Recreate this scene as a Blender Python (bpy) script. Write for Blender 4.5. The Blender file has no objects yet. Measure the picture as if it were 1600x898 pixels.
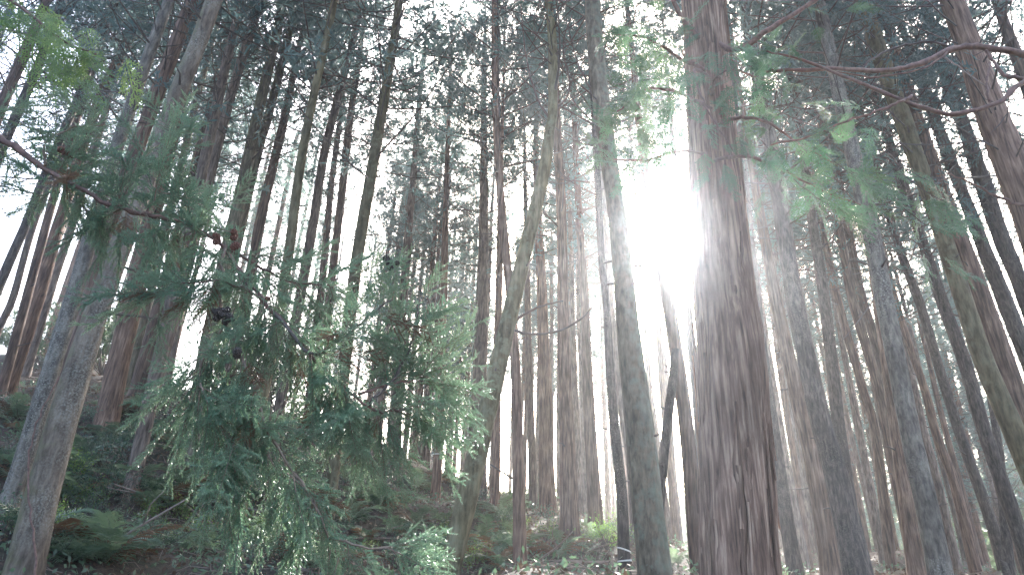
import bpy, math, random
import numpy as np
from mathutils import Vector, Matrix, Quaternion

# ------------------------------------------------------------------ camera
W, H, F = 1600.0, 898.0, 1067.0
PITCH, ROLL = math.radians(25.9), math.radians(2.0)
EYE = np.array([0.0, 0.0, 1.6])
ct, st = math.cos(PITCH), math.sin(PITCH)
_r0, _u0, FW = np.array([1, 0, 0.]), np.array([0, -st, ct]), np.array([0, ct, st])
RT = _r0 * math.cos(ROLL) + _u0 * math.sin(ROLL)
UP = -_r0 * math.sin(ROLL) + _u0 * math.cos(ROLL)

scene = bpy.context.scene
col = scene.collection
cam_d = bpy.data.cameras.new('camera')
cam_d.sensor_width = 36.0
cam_d.lens = 36.0 * F / W
cam_d.clip_start = 0.05
cam_d.clip_end = 3000
cam = bpy.data.objects.new('camera', cam_d)
col.objects.link(cam)
m = Matrix.Identity(4)
for i in range(3):
    m[i][0], m[i][1], m[i][2], m[i][3] = RT[i], UP[i], -FW[i], EYE[i]
cam.matrix_world = m
scene.camera = cam


def ray(u, v):
    return FW + RT * ((u - W / 2) / F) + UP * ((H / 2 - v) / F)


def at(u, v, Y):
    """point of the place seen at a given spot of the photograph, Y metres ahead"""
    d = ray(u, v)
    return EYE + d * (Y / d[1])


def depth(p):
    return float(np.dot(np.asarray(p) - EYE, FW))


# ------------------------------------------------------------------ sky, sun, exposure
sd = ray(1045, 365)
sd = sd / np.linalg.norm(sd)
SUN_EL = math.asin(sd[2])
SUN_AZ = math.atan2(sd[0], sd[1])          # clockwise from +Y
world = bpy.data.worlds.new('World')
scene.world = world
world.use_nodes = True
nt = world.node_tree
nt.nodes.clear()
sky = nt.nodes.new('ShaderNodeTexSky')
sky.sky_type = 'NISHITA'
sky.sun_disc = False
sky.sun_elevation = SUN_EL
sky.sun_rotation = SUN_AZ
sky.air_density = 1.0
sky.dust_density = 6.0
sky.ozone_density = 1.0
bg = nt.nodes.new('ShaderNodeBackground')
bg.inputs['Strength'].default_value = 0.15
wo = nt.nodes.new('ShaderNodeOutputWorld')
nt.links.new(sky.outputs[0], bg.inputs[0])
nt.links.new(bg.outputs[0], wo.inputs[0])

sun_d = bpy.data.lights.new('sun', 'SUN')
sun_d.energy = 2.8
sun_d.angle = math.radians(0.55)
sun_d.color = (1.0, 0.97, 0.94)
sun = bpy.data.objects.new('sun', sun_d)
col.objects.link(sun)
sun.rotation_euler = Vector(sd).to_track_quat('Z', 'Y').to_euler()

scene.view_settings.view_transform = 'Standard'
scene.view_settings.look = 'None'
scene.view_settings.gamma = 1.0
scene.view_settings.use_curve_mapping = False
scene.view_settings.exposure = 3.1
scene.cycles.use_denoising = True
scene.cycles.denoising_prefilter = 'NONE'
scene.cycles.max_bounces = 6
scene.cycles.diffuse_bounces = 3
scene.cycles.transmission_bounces = 3
scene.cycles.transparent_max_bounces = 4
scene.cycles.volume_bounces = 0
scene.cycles.sample_clamp_indirect = 4.0
HAZE_DENSITY = 0.0015      # fine mist, broad scattering
GLARE_DENSITY = 0.00045    # narrow forward scattering added to make a compact glare round the sun
HAZE_ANISO, GLARE_ANISO = 0.68, 0.94

rng = np.random.default_rng(7)
random.seed(7)


# ------------------------------------------------------------------ helpers
def mesh_np(name, verts, tris=None, quads=None, smooth=False, mat_ids=None):
    me = bpy.data.meshes.new(name)
    verts = np.asarray(verts, dtype=np.float32).reshape(-1, 3)
    tris = np.zeros((0, 3), np.int32) if tris is None else np.asarray(tris, np.int32).reshape(-1, 3)
    quads = np.zeros((0, 4), np.int32) if quads is None else np.asarray(quads, np.int32).reshape(-1, 4)
    nt_, nq = len(tris), len(quads)
    me.vertices.add(len(verts))
    me.vertices.foreach_set('co', verts.ravel())
    loops = np.concatenate([tris.ravel(), quads.ravel()]).astype(np.int32)
    me.loops.add(len(loops))
    me.loops.foreach_set('vertex_index', loops)
    starts = np.concatenate([np.arange(nt_) * 3, nt_ * 3 + np.arange(nq) * 4]).astype(np.int32)
    me.polygons.add(nt_ + nq)
    me.polygons.foreach_set('loop_start', starts)
    if smooth:
        me.polygons.foreach_set('use_smooth', np.ones(nt_ + nq, dtype=bool))
    me.update(calc_edges=True)
    return me


class Geo:
    def __init__(self):
        self.v, self.t, self.q, self.n = [], [], [], 0

    def add(self, v, tris=None, quads=None):
        v = np.asarray(v, float).reshape(-1, 3)
        if tris is not None and len(tris):
            self.t.append(np.asarray(tris, int).reshape(-1, 3) + self.n)
        if quads is not None and len(quads):
            self.q.append(np.asarray(quads, int).reshape(-1, 4) + self.n)
        self.v.append(v)
        self.n += len(v)

    def tube(self, pts, radii, n=4, cap=True):
        pts = np.asarray(pts, float)
        k = len(pts)
        radii = np.broadcast_to(np.asarray(radii, float), (k,))
        tan = np.gradient(pts, axis=0)
        tan /= np.linalg.norm(tan, axis=1)[:, None] + 1e-9
        ref = np.array([0, 0, 1.]) if abs(tan[:, 2]).mean() < .8 else np.array([1., 0, 0])
        a = np.cross(tan, ref)
        a /= np.linalg.norm(a, axis=1)[:, None] + 1e-9
        b = np.cross(tan, a)
        th = np.arange(n) * 2 * math.pi / n
        ring = pts[:, None, :] + radii[:, None, None] * (a[:, None, :] * np.cos(th)[None, :, None] + b[:, None, :] * np.sin(th)[None, :, None])
        q = []
        i = np.arange(k - 1)[:, None]
        j = np.arange(n)[None, :]
        j2 = (j + 1) % n
        q = np.stack([i * n + j + 0 * j2, i * n + j2, (i + 1) * n + j2, (i + 1) * n + j + 0 * j2], -1).reshape(-1, 4)
        v = ring.reshape(-1, 3)
        t = None
        if cap:
            v = np.vstack([v, pts[-1:], pts[:1]])
            e, s = k * n, k * n + 1
            t = [((k - 1) * n + jj, (k - 1) * n + (jj + 1) % n, e) for jj in range(n)] + [((jj + 1) % n, jj, s) for jj in range(n)]
        self.add(v, t, q)

    def mesh(self, name, smooth=False):
        return mesh_np(name, np.concatenate(self.v) if self.v else np.zeros((0, 3)),
                       np.concatenate(self.t) if self.t else None,
                       np.concatenate(self.q) if self.q else None, smooth)


def obj(name, me, mat=None, parent=None, loc=None, mw=None):
    o = bpy.data.objects.new(name, me)
    col.objects.link(o)
    if mat is not None and me is not None and len(me.materials) == 0:
        me.materials.append(mat)
    if parent is not None:
        o.parent = parent
    if mw is not None:
        o.matrix_local = mw
    elif loc is not None:
        o.location = [float(c) for c in loc]
    return o


def tag(o, label=None, cat=None, group=None, kind=None):
    if label:
        o['label'] = label
    if cat:
        o['category'] = cat
    if group:
        o['group'] = group
    if kind:
        o['kind'] = kind
    return o


def unit(v):
    v = np.asarray(v, float)
    return v / (np.linalg.norm(v) + 1e-9)


def frame(origin, zdir, roll=0.0, scale=1.0, ydir=None):
    """matrix with local +Y along zdir (the growth axis), local +Z near ydir"""
    y = unit(zdir)
    up = np.array([0, 0, 1.]) if ydir is None else np.asarray(ydir, float)
    x = np.cross(y, up)
    if np.linalg.norm(x) < 1e-3:
        x = np.array([1., 0, 0])
    x = unit(x)
    z = np.cross(x, y)
    c, s = math.cos(roll), math.sin(roll)
    x, z = x * c + z * s, z * c - x * s
    M = Matrix.Identity(4)
    for i in range(3):
        M[i][0], M[i][1], M[i][2], M[i][3] = x[i] * scale, y[i] * scale, z[i] * scale, origin[i]
    return M


def spline(pts, n):
    """Catmull-Rom through the points, n samples"""
    p = np.asarray(pts, float)
    if len(p) == 2:
        t = np.linspace(0, 1, n)[:, None]
        return p[0] * (1 - t) + p[1] * t
    p = np.vstack([2 * p[0] - p[1], p, 2 * p[-1] - p[-2]])
    out = []
    k = len(p) - 3
    for s in np.linspace(0, k - 1e-6, n):
        i = int(s)
        t = s - i
        a, b, c, d = p[i:i + 4]
        out.append(.5 * ((2 * b) + (-a + c) * t + (2 * a - 5 * b + 4 * c - d) * t * t + (-a + 3 * b - 3 * c + d) * t ** 3))
    return np.array(out)


def vnoise(th, z, seed, nth, fz):
    """value noise periodic in th (0..1), frequency fz along z"""
    r = np.random.default_rng(seed)
    nz = int(np.ceil(z.max() * fz)) + 3
    g = r.random((nz, nth))
    a = th * nth
    b = (z - z.min()) * fz
    i0 = np.floor(a).astype(int)
    j0 = np.floor(b).astype(int)
    fa, fb = a - i0, b - j0
    fa = fa * fa * (3 - 2 * fa)
    fb = fb * fb * (3 - 2 * fb)
    i0 %= nth
    i1 = (i0 + 1) % nth
    j0 = np.clip(j0, 0, nz - 2)
    return (g[j0, i0] * (1 - fa) + g[j0, i1] * fa) * (1 - fb) + (g[j0 + 1, i0] * (1 - fa) + g[j0 + 1, i1] * fa) * fb


# ------------------------------------------------------------------ materials
def new_mat(name):
    mt = bpy.data.materials.new(name)
    mt.use_nodes = True
    t = mt.node_tree
    t.nodes.clear()
    out = t.nodes.new('ShaderNodeOutputMaterial')
    return mt, t, out


def nd(t, kind, **kw):
    n = t.nodes.new(kind)
    for k, v in kw.items():
        setattr(n, k, v)
    return n


def ramp(t, fac, stops):
    r = nd(t, 'ShaderNodeValToRGB')
    el = r.color_ramp.elements
    while len(el) < len(stops):
        el.new(0.5)
    for e, (p, c) in zip(el, stops):
        e.position = p
        e.color = (*c, 1) if len(c) == 3 else c
    t.links.new(fac, r.inputs[0])
    return r.outputs[0]


def mix(t, fac, a, b):
    n = nd(t, 'ShaderNodeMix', data_type='RGBA')
    if isinstance(fac, float):
        n.inputs[0].default_value = fac
    else:
        t.links.new(fac, n.inputs[0])
    for s, c in ((6, a), (7, b)):
        if isinstance(c, tuple):
            n.inputs[s].default_value = (*c, 1)
        else:
            t.links.new(c, n.inputs[s])
    return n.outputs[2]


def bark(name, dark, mid, light, zs=0.08, sc=25.0, lichen=None, lichen_amt=0.5, moss=None, moss_dir=(-1, 0, 0), bump=0.6, spots=False):
    mt, t, out = new_mat(name)
    L = t.links
    tc = nd(t, 'ShaderNodeTexCoord')
    oi = nd(t, 'ShaderNodeObjectInfo')
    mp = nd(t, 'ShaderNodeMapping')
    mp.inputs['Scale'].default_value = (1, 1, zs)
    L.new(tc.outputs['Object'], mp.inputs[0])
    off = nd(t, 'ShaderNodeVectorMath', operation='ADD')
    L.new(mp.outputs[0], off.inputs[0])
    sca = nd(t, 'ShaderNodeVectorMath', operation='SCALE')
    sca.inputs[0].default_value = (17, 31, 11)
    L.new(oi.outputs['Random'], sca.inputs['Scale'])
    L.new(sca.outputs[0], off.inputs[1])
    n1 = nd(t, 'ShaderNodeTexNoise')
    n1.inputs['Scale'].default_value = sc
    n1.inputs['Detail'].default_value = 6
    n1.inputs['Roughness'].default_value = .62
    n1.inputs['Distortion'].default_value = .25
    L.new(off.outputs[0], n1.inputs[0])
    c1 = ramp(t, n1.outputs[0], [(.32, dark), (.5, mid), (.68, light)])
    # large weathering patches
    n2 = nd(t, 'ShaderNodeTexNoise')
    n2.inputs['Scale'].default_value = 2.2
    n2.inputs['Detail'].default_value = 4
    offo = nd(t, 'ShaderNodeVectorMath', operation='ADD')
    L.new(tc.outputs['Object'], offo.inputs[0])
    L.new(sca.outputs[0], offo.inputs[1])
    L.new(offo.outputs[0], n2.inputs[0])
    hs = nd(t, 'ShaderNodeHueSaturation')
    vr = nd(t, 'ShaderNodeMapRange')
    L.new(n2.outputs[0], vr.inputs[0])
    vr.inputs[1].default_value = .3
    vr.inputs[2].default_value = .7
    vr.inputs[3].default_value = .72
    vr.inputs[4].default_value = 1.28
    rv = nd(t, 'ShaderNodeMapRange')
    L.new(oi.outputs['Random'], rv.inputs[0])
    rv.inputs[3].default_value = .78
    rv.inputs[4].default_value = 1.22
    mu = nd(t, 'ShaderNodeMath', operation='MULTIPLY')
    L.new(vr.outputs[0], mu.inputs[0])
    L.new(rv.outputs[0], mu.inputs[1])
    L.new(c1, hs.inputs['Color'])
    L.new(mu.outputs[0], hs.inputs['Value'])
    colr = hs.outputs[0]
    if lichen:
        n3 = nd(t, 'ShaderNodeTexNoise')
        n3.inputs['Scale'].default_value = 52 if spots else 9
        n3.inputs['Detail'].default_value = 5
        n3.inputs['Roughness'].default_value = .7
        L.new(offo.outputs[0], n3.inputs[0])
        f = ramp(t, n3.outputs[0], [(.56 - .2 * lichen_amt, (0, 0, 0)), (.76 - .2 * lichen_amt, (1, 1, 1))])
        n4 = nd(t, 'ShaderNodeTexNoise')
        n4.inputs['Scale'].default_value = 1.3
        L.new(offo.outputs[0], n4.inputs[0])
        f2 = ramp(t, n4.outputs[0], [(.42, (.04, .04, .04)), (.58, (1, 1, 1))])
        fm = nd(t, 'ShaderNodeMath', operation='MULTIPLY')
        L.new(f, fm.inputs[0])
        L.new(f2, fm.inputs[1])
        colr = mix(t, fm.outputs[0], colr, lichen)
    if moss:
        geo = nd(t, 'ShaderNodeNewGeometry')
        dt = nd(t, 'ShaderNodeVectorMath', operation='DOT_PRODUCT')
        L.new(geo.outputs['Normal'], dt.inputs[0])
        dt.inputs[1].default_value = moss_dir
        n5 = nd(t, 'ShaderNodeTexNoise')
        n5.inputs['Scale'].default_value = 10
        n5.inputs['Detail'].default_value = 6
        L.new(offo.outputs[0], n5.inputs[0])
        ad = nd(t, 'ShaderNodeMath', operation='MULTIPLY_ADD')
        L.new(n5.outputs[0], ad.inputs[0])
        ad.inputs[1].default_value = 3.6
        L.new(dt.outputs['Value'], ad.inputs[2])
        f = nd(t, 'ShaderNodeMapRange')
        L.new(ad.outputs[0], f.inputs[0])
        f.inputs[1].default_value = 1.7
        f.inputs[2].default_value = 3.0
        f.inputs[4].default_value = .85
        colr = mix(t, f.outputs[0], colr, moss)
    bs = nd(t, 'ShaderNodeBsdfPrincipled')
    bs.inputs['Roughness'].default_value = .85
    bs.inputs['Specular IOR Level'].default_value = .25
    L.new(colr, bs.inputs['Base Color'])
    bp = nd(t, 'ShaderNodeBump')
    bp.inputs['Strength'].default_value = bump
    bp.inputs['Distance'].default_value = .03
    L.new(n1.outputs[0], bp.inputs['Height'])
    L.new(bp.outputs[0], bs.inputs['Normal'])
    L.new(bs.outputs[0], out.inputs[0])
    return mt


BARK = {
    'cedar': bark('bark_cedar', (.045, .027, .019), (.140, .088, .064), (.26, .175, .130)),
    'big': bark('bark_big_cedar', (.036, .021, .015), (.185, .113, .081), (.40, .285, .21), zs=.055, sc=30, bump=1.0),
    'brown': bark('bark_brown', (.035, .023, .018), (.110, .073, .056), (.21, .145, .112)),
    'dark': bark('bark_dark', (.020, .018, .017), (.060, .051, .046), (.125, .105, .092), zs=.2, sc=30, lichen=(.16, .15, .12), lichen_amt=.25, spots=True, bump=1.0),
    'grey': bark('bark_grey', (.050, .038, .030), (.125, .097, .080), (.22, .175, .145), zs=.15),
    'lichen': bark('bark_lichen', (.050, .038, .028), (.125, .098, .075), (.20, .165, .13), zs=.3, sc=18, lichen=(.24, .235, .20), lichen_amt=.5, spots=True, moss=(.12, .115, .06)),
    'spot': bark('bark_spotted', (.045, .040, .034), (.12, .105, .088), (.20, .18, .15), zs=.3, sc=20, lichen=(.27, .27, .24), lichen_amt=.35, spots=True, bump=.9),
    'moss': bark('bark_mossy', (.055, .048, .035), (.13, .115, .08), (.21, .19, .14), zs=.15, moss=(.12, .12, .055)),
    'olive': bark('bark_olive', (.042, .036, .018), (.098, .082, .045), (.16, .135, .08), zs=.2, sc=16, lichen=(.16, .16, .10), lichen_amt=.4, bump=.4),
    'teal': bark('bark_teal_lichen', (.042, .034, .024), (.105, .086, .060), (.17, .14, .10), zs=.3, sc=18, lichen=(.13, .145, .11), lichen_amt=.1, moss=(.14, .165, .13), moss_dir=(1.0, -.05, 0)),
}


def leaf(name, c0, c1, trans=.35, rough=.45, spec=.4):
    mt, t, out = new_mat(name)
    L = t.links
    oi = nd(t, 'ShaderNodeObjectInfo')
    tc = nd(t, 'ShaderNodeTexCoord')
    n = nd(t, 'ShaderNodeTexNoise')
    n.inputs['Scale'].default_value = 3.5
    n.inputs['Detail'].default_value = 3
    L.new(tc.outputs['Object'], n.inputs[0])
    ad = nd(t, 'ShaderNodeMath', operation='ADD')
    L.new(n.outputs[0], ad.inputs[0])
    L.new(oi.outputs['Random'], ad.inputs[1])
    hf = nd(t, 'ShaderNodeMath', operation='MULTIPLY')
    L.new(ad.outputs[0], hf.inputs[0])
    hf.inputs[1].default_value = .5
    c = ramp(t, hf.outputs[0], [(.2, c0), (.8, c1)])
    bs = nd(t, 'ShaderNodeBsdfPrincipled')
    L.new(c, bs.inputs['Base Color'])
    bs.inputs['Roughness'].default_value = rough
    bs.inputs['Specular IOR Level'].default_value = spec
    tr = nd(t, 'ShaderNodeBsdfTranslucent')
    hs = nd(t, 'ShaderNodeHueSaturation')
    hs.inputs['Value'].default_value = 1.6
    hs.inputs['Saturation'].default_value = 1.1
    L.new(c, hs.inputs['Color'])
    L.new(hs.outputs[0], tr.inputs[0])
    mx = nd(t, 'ShaderNodeMixShader')
    mx.inputs[0].default_value = trans
    L.new(bs.outputs[0], mx.inputs[1])
    L.new(tr.outputs[0], mx.inputs[2])
    L.new(mx.outputs[0], out.inputs[0])
    return mt


LEAF = {
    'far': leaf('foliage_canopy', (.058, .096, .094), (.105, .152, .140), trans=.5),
    'cedar': leaf('foliage_cedar', (.088, .155, .102), (.175, .25, .155), rough=.38, trans=.4),
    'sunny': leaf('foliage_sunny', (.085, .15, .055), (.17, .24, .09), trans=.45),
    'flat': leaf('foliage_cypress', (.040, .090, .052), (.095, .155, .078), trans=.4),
    'fern': leaf('foliage_fern', (.065, .110, .070), (.13, .185, .11), rough=.35, spec=.5),
    'shrub': leaf('foliage_shrub', (.025, .055, .035), (.06, .11, .06), trans=.2, rough=.28, spec=.6),
    'dead': leaf('foliage_dead', (.09, .055, .035), (.20, .13, .085), trans=.2, rough=.8, spec=.1),
    'litter': leaf('leaf_litter', (.06, .038, .027), (.21, .145, .10), trans=.1, rough=.7, spec=.25),
    'bright': leaf('foliage_bright', (.09, .16, .04), (.16, .24, .07), trans=.45),
    'wood': leaf('far_woodland', (.05, .085, .055), (.11, .15, .08), trans=.3),
}


def plain(name, c, rough=.8, var=.25, sc=40):
    mt, t, out = new_mat(name)
    L = t.links
    tc = nd(t, 'ShaderNodeTexCoord')
    n = nd(t, 'ShaderNodeTexNoise')
    n.inputs['Scale'].default_value = sc
    n.inputs['Detail'].default_value = 5
    L.new(tc.outputs['Object'], n.inputs[0])
    cc = ramp(t, n.outputs[0], [(.3, tuple(x * (1 - var) for x in c)), (.7, tuple(x * (1 + var) for x in c))])
    bs = nd(t, 'ShaderNodeBsdfPrincipled')
    bs.inputs['Roughness'].default_value = rough
    L.new(cc, bs.inputs['Base Color'])
    bp = nd(t, 'ShaderNodeBump')
    bp.inputs['Strength'].default_value = .4
    bp.inputs['Distance'].default_value = .01
    L.new(n.outputs[0], bp.inputs['Height'])
    L.new(bp.outputs[0], bs.inputs['Normal'])
    L.new(bs.outputs[0], out.inputs[0])
    return mt


M_BRANCH = plain('branch_wood', (.075, .060, .052), sc=12)
M_LIMB = plain('limb_wood', (.13, .075, .060), sc=25, var=.4)
M_TWIG = plain('twig_wood', (.16, .115, .085), sc=30)
M_DEADTWIG = plain('dead_twig', (.20, .155, .13), sc=30)
M_CONE = plain('cone_brown', (.14, .060, .042), sc=60, var=.4)
M_CONE_OLD = plain('cone_old', (.045, .035, .030), sc=60, var=.4)
M_TAPE = plain('pale_tape', (.55, .55, .52), sc=8, rough=.6)


def soil():
    mt, t, out = new_mat('forest_soil')
    L = t.links
    tc = nd(t, 'ShaderNodeTexCoord')
    n1 = nd(t, 'ShaderNodeTexNoise')
    n1.inputs['Scale'].default_value = 1.1
    n1.inputs['Detail'].default_value = 8
    n1.inputs['Roughness'].default_value = .7
    L.new(tc.outputs['Object'], n1.inputs[0])
    n2 = nd(t, 'ShaderNodeTexNoise')
    n2.inputs['Scale'].default_value = 22
    n2.inputs['Detail'].default_value = 6
    n2.inputs['Roughness'].default_value = .7
    L.new(tc.outputs['Object'], n2.inputs[0])
    a = ramp(t, n2.outputs[0], [(.3, (.018, .012, .009)), (.5, (.055, .036, .026)), (.7, (.13, .088, .062))])
    b = ramp(t, n2.outputs[0], [(.3, (.015, .016, .009)), (.7, (.06, .062, .034))])
    f = ramp(t, n1.outputs[0], [(.45, (0, 0, 0)), (.6, (1, 1, 1))])
    c = mix(t, f, a, b)
    bs = nd(t, 'ShaderNodeBsdfPrincipled')
    bs.inputs['Roughness'].default_value = .9
    L.new(c, bs.inputs['Base Color'])
    bp = nd(t, 'ShaderNodeBump')
    bp.inputs['Strength'].default_value = 1
    bp.inputs['Distance'].default_value = .06
    L.new(n2.outputs[0], bp.inputs['Height'])
    L.new(bp.outputs[0], bs.inputs['Normal'])
    L.new(bs.outputs[0], out.inputs[0])
    return mt


# ------------------------------------------------------------------ terrain: a hillside rising to the left and ahead
CTRL = [(37, 905, 7.0), (188, 838, 11.3), (165, 672, 14), (5, 625, 16), (218, 618, 17.5), (35, 595, 20), (295, 728, 13.2),
        (362, 878, 9.5), (505, 890, 10.5), (690, 945, 8.3), (700, 950, 7.0), (600, 935, 7.6), (800, 935, 8.2), (500, 930, 8.2), (400, 925, 7.6), (200, 912, 8.6), (900, 925, 8.6), (110, 915, 7.5), (680, 787, 18), (617, 732, 20), (745, 780, 18), (890, 847, 14.5),
        (932, 834, 16.5), (856, 803, 19), (834, 800, 21), (975, 897, 10), (990, 838, 15.5), (1025, 915, 7.5), (1060, 868, 22),
        (1075, 877, 19), (1157, 940, 5.8), (1242, 925, 12), (1340, 945, 10), (1470, 945, 8.8), (1300, 912, 16), (1400, 908, 19),
        (1500, 905, 17), (1590, 915, 13), (1560, 900, 24), (1700, 930, 16), (-150, 700, 10), (-200, 560, 16), (-400, 480, 22), (-100, 540, 26), (150, 575, 26),
        (350, 640, 26), (520, 690, 26), (700, 752, 25), (900, 800, 25), (1100, 850, 26), (1300, 885, 27)]
_cp = np.array([at(*c) for c in CTRL])
_cp = np.vstack([_cp, [[0, 0, 0], [-2, 2, 0.1], [2, 2, 0], [0, 3.5, .35], [-3, 4, .6], [3, 4, .2], [0, -6, 0], [-6, -2, .2], [6, -2, 0],
                       [0, 38, 1.5], [15, 38, -1], [30, 30, -2], [-12, 38, 6.5], [-25, 30, 12], [25, 12, .5], [-18, 8, 7], [-30, 0, 6], [30, 0, 0]]])


def _plane(x, y):
    return .12 * np.clip(y, 0, 24) - .18 * np.clip(x, -30, 20)


_SIG = 4.2


def _ker(d2):
    return np.exp(-d2 / (2 * _SIG ** 2))


_d2 = ((_cp[:, None, :2] - _cp[None, :, :2]) ** 2).sum(-1)
_wt = np.linalg.solve(_ker(_d2) + .03 * np.eye(len(_cp)), _cp[:, 2] - _plane(_cp[:, 0], _cp[:, 1]))
_nr = np.random.default_rng(3)
_nf = [(_nr.normal(0, 1, 2) * s, _nr.random() * 6.28, a) for s, a in ((.5, .10), (.7, .08), (1.1, .06), (1.6, .05), (2.6, .035), (3.8, .025), (5.5, .015))]


def ground(x, y):
    x = np.asarray(x, float)
    y = np.asarray(y, float)
    sh = x.shape
    x, y = x.ravel(), y.ravel()
    z = _plane(x, y)
    for s in range(0, len(x), 20000):
        xx, yy = x[s:s + 20000], y[s:s + 20000]
        d2 = (xx[:, None] - _cp[None, :, 0]) ** 2 + (yy[:, None] - _cp[None, :, 1]) ** 2
        z[s:s + 20000] += _ker(d2) @ _wt
    for k, ph, a in _nf:
        z = z + a * np.sin(k[0] * x + k[1] * y + ph)
    r = np.hypot(x, y)
    far = np.clip((r - 42) / 40, 0, 1)
    azr = np.arctan2(x, y)
    rise = np.clip((azr + .1) / .5, 0, 1) * np.clip((2.2 - azr) / .6, 0, 1)
    z = z * (1 - far) + far * (-3 + .26 * np.clip(r - 48, 0, 60) * rise)
    return z.reshape(sh)


def gz(x, y):
    return float(ground(np.array([x]), np.array([y]))[0])


_ax = np.concatenate([-np.geomspace(230, 24, 26), np.arange(-23.5, 23.51, .33), np.geomspace(24, 230, 26)])
_ay = np.concatenate([-np.geomspace(230, 6, 24), np.arange(-5.5, 32, .33), np.geomspace(32.5, 230, 24)])
gx_, gy_ = np.meshgrid(_ax, _ay)
gzv = ground(gx_, gy_)
gv = np.stack([gx_, gy_, gzv], -1).reshape(-1, 3)
ny, nx = gx_.shape
ii, jj = np.meshgrid(np.arange(nx - 1), np.arange(ny - 1))
gq = np.stack([jj * nx + ii, jj * nx + ii + 1, (jj + 1) * nx + ii + 1, (jj + 1) * nx + ii], -1).reshape(-1, 4)
tag(obj('ground', mesh_np('ground', gv, quads=gq, smooth=True), soil()), kind='structure')


# ------------------------------------------------------------------ crowns (shared between trees)
def blades(geo, pts, dirs, length, width, rs):
    """flat narrow leaf sprays: one quad each, folded about random axes"""
    n = len(pts)
    d = dirs / (np.linalg.norm(dirs, axis=1)[:, None] + 1e-9)
    r = rs.normal(0, 1, (n, 3))
    s = np.cross(d, r)
    s /= np.linalg.norm(s, axis=1)[:, None] + 1e-9
    ln = length * rs.uniform(.6, 1.3, n)[:, None]
    wd = width * rs.uniform(.6, 1.3, n)[:, None]
    v = np.empty((n, 4, 3))
    v[:, 0] = pts
    v[:, 1] = pts + d * ln * .55 + s * wd * .5
    v[:, 2] = pts + d * ln
    v[:, 3] = pts + d * ln * .55 - s * wd * .5
    q = np.arange(n * 4).reshape(n, 4)
    geo.add(v.reshape(-1, 3), None, q)


def make_crown(seed, L=9.0, R=2.0, nb=80, bare=.28, dens=1.0, blade=(.15, .034)):
    rs = np.random.default_rng(seed)
    wood, fol = Geo(), Geo()
    az = rs.random() * 6.28
    for k in range(nb):
        s = (k + rs.random()) / nb
        z = L * s ** .9
        az += 2.4 + rs.normal(0, .35)
        dead = s < bare
        ln = R * (1.0 - .80 * s ** 1.3) * rs.uniform(.65, 1.25)
        if dead:
            ln *= rs.uniform(.3, .95)
        h = np.array([math.cos(az), math.sin(az), 0])
        e0 = math.radians(rs.uniform(-5, 25) + 20 * s)
        e1 = math.radians(rs.uniform(25, 60))
        n = 6
        p = [np.array([0, 0, z])]
        side = np.array([-h[1], h[0], 0]) * rs.normal(0, .18)
        for i in range(n):
            e = e0 + (e1 - e0) * (i / n) ** 1.5
            p.append(p[-1] + (h * math.cos(e) + np.array([0, 0, 1]) * math.sin(e) + side * (i / n)) * ln / n + rs.normal(0, .015, 3))
        p = np.array(p)
        r0 = .010 + .010 * ln / R
        wood.tube(p, np.linspace(r0, r0 * .3, n + 1), 3, cap=False)
        # dead side twigs
        for j in range(rs.integers(1, 4) if dead else 2):
            t = rs.uniform(.3, .95)
            i = min(int(t * n), n - 1)
            b = p[i] + (p[i + 1] - p[i]) * (t * n - i)
            dv = unit(p[i + 1] - p[i] + rs.normal(0, .5, 3)) * rs.uniform(.2, .5)
            wood.tube([b, b + dv * .5 + [0, 0, .02], b + dv + [0, 0, .08]], [.006, .005, .003], 3, cap=False)
        if dead and rs.random() < .75:
            continue
        nt_ = max(3, int(ln * 8.5 * dens * (0.5 if dead else 1)))
        for j in range(nt_):
            t = rs.uniform(.25, 1.0) ** .8
            i = min(int(t * n), n - 1)
            b = p[i] + (p[i + 1] - p[i]) * (t * n - i)
            ax = unit(p[i + 1] - p[i])
            tw = unit(ax * .7 + rs.normal(0, .55, 3) + np.array([0, 0, .15]))
            tl = rs.uniform(.18, .5)
            m_ = int(rs.integers(9, 17))
            tt = np.linspace(.1, 1, m_)[:, None]
            pts = b + tw * tt * tl + np.array([0, 0, -.10]) * tt ** 2 * tl
            dirs = tw * .7 + rs.normal(0, .5, (m_, 3)) + np.array([0, 0, -.05])
            blades(fol, pts, dirs, blade[0], blade[1], rs)
    # leader
    wood.tube([[0, 0, 0], [0, 0, L * .5], [0, 0, L]], [.03, .03, .008], 4, cap=False)
    return wood.mesh('branches'), fol.mesh('crown')


CROWNS = [make_crown(100 + k, L=11, R=2.5 + .2 * (k % 3), nb=120, bare=(.20, .28, .36)[k % 3], dens=(.95, .75, 1.1)[k % 3]) for k in range(7)]
CROWNS_SPARSE = [make_crown(200 + k, L=10, R=2.5, nb=110, bare=.30, dens=1.0, blade=(.16, .036)) for k in range(4)]
CROWNS_NEAR = [make_crown(300 + k, L=11, R=2.9, nb=120, bare=.2, dens=1.05, blade=(.12, .028)) for k in range(4)]


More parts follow.
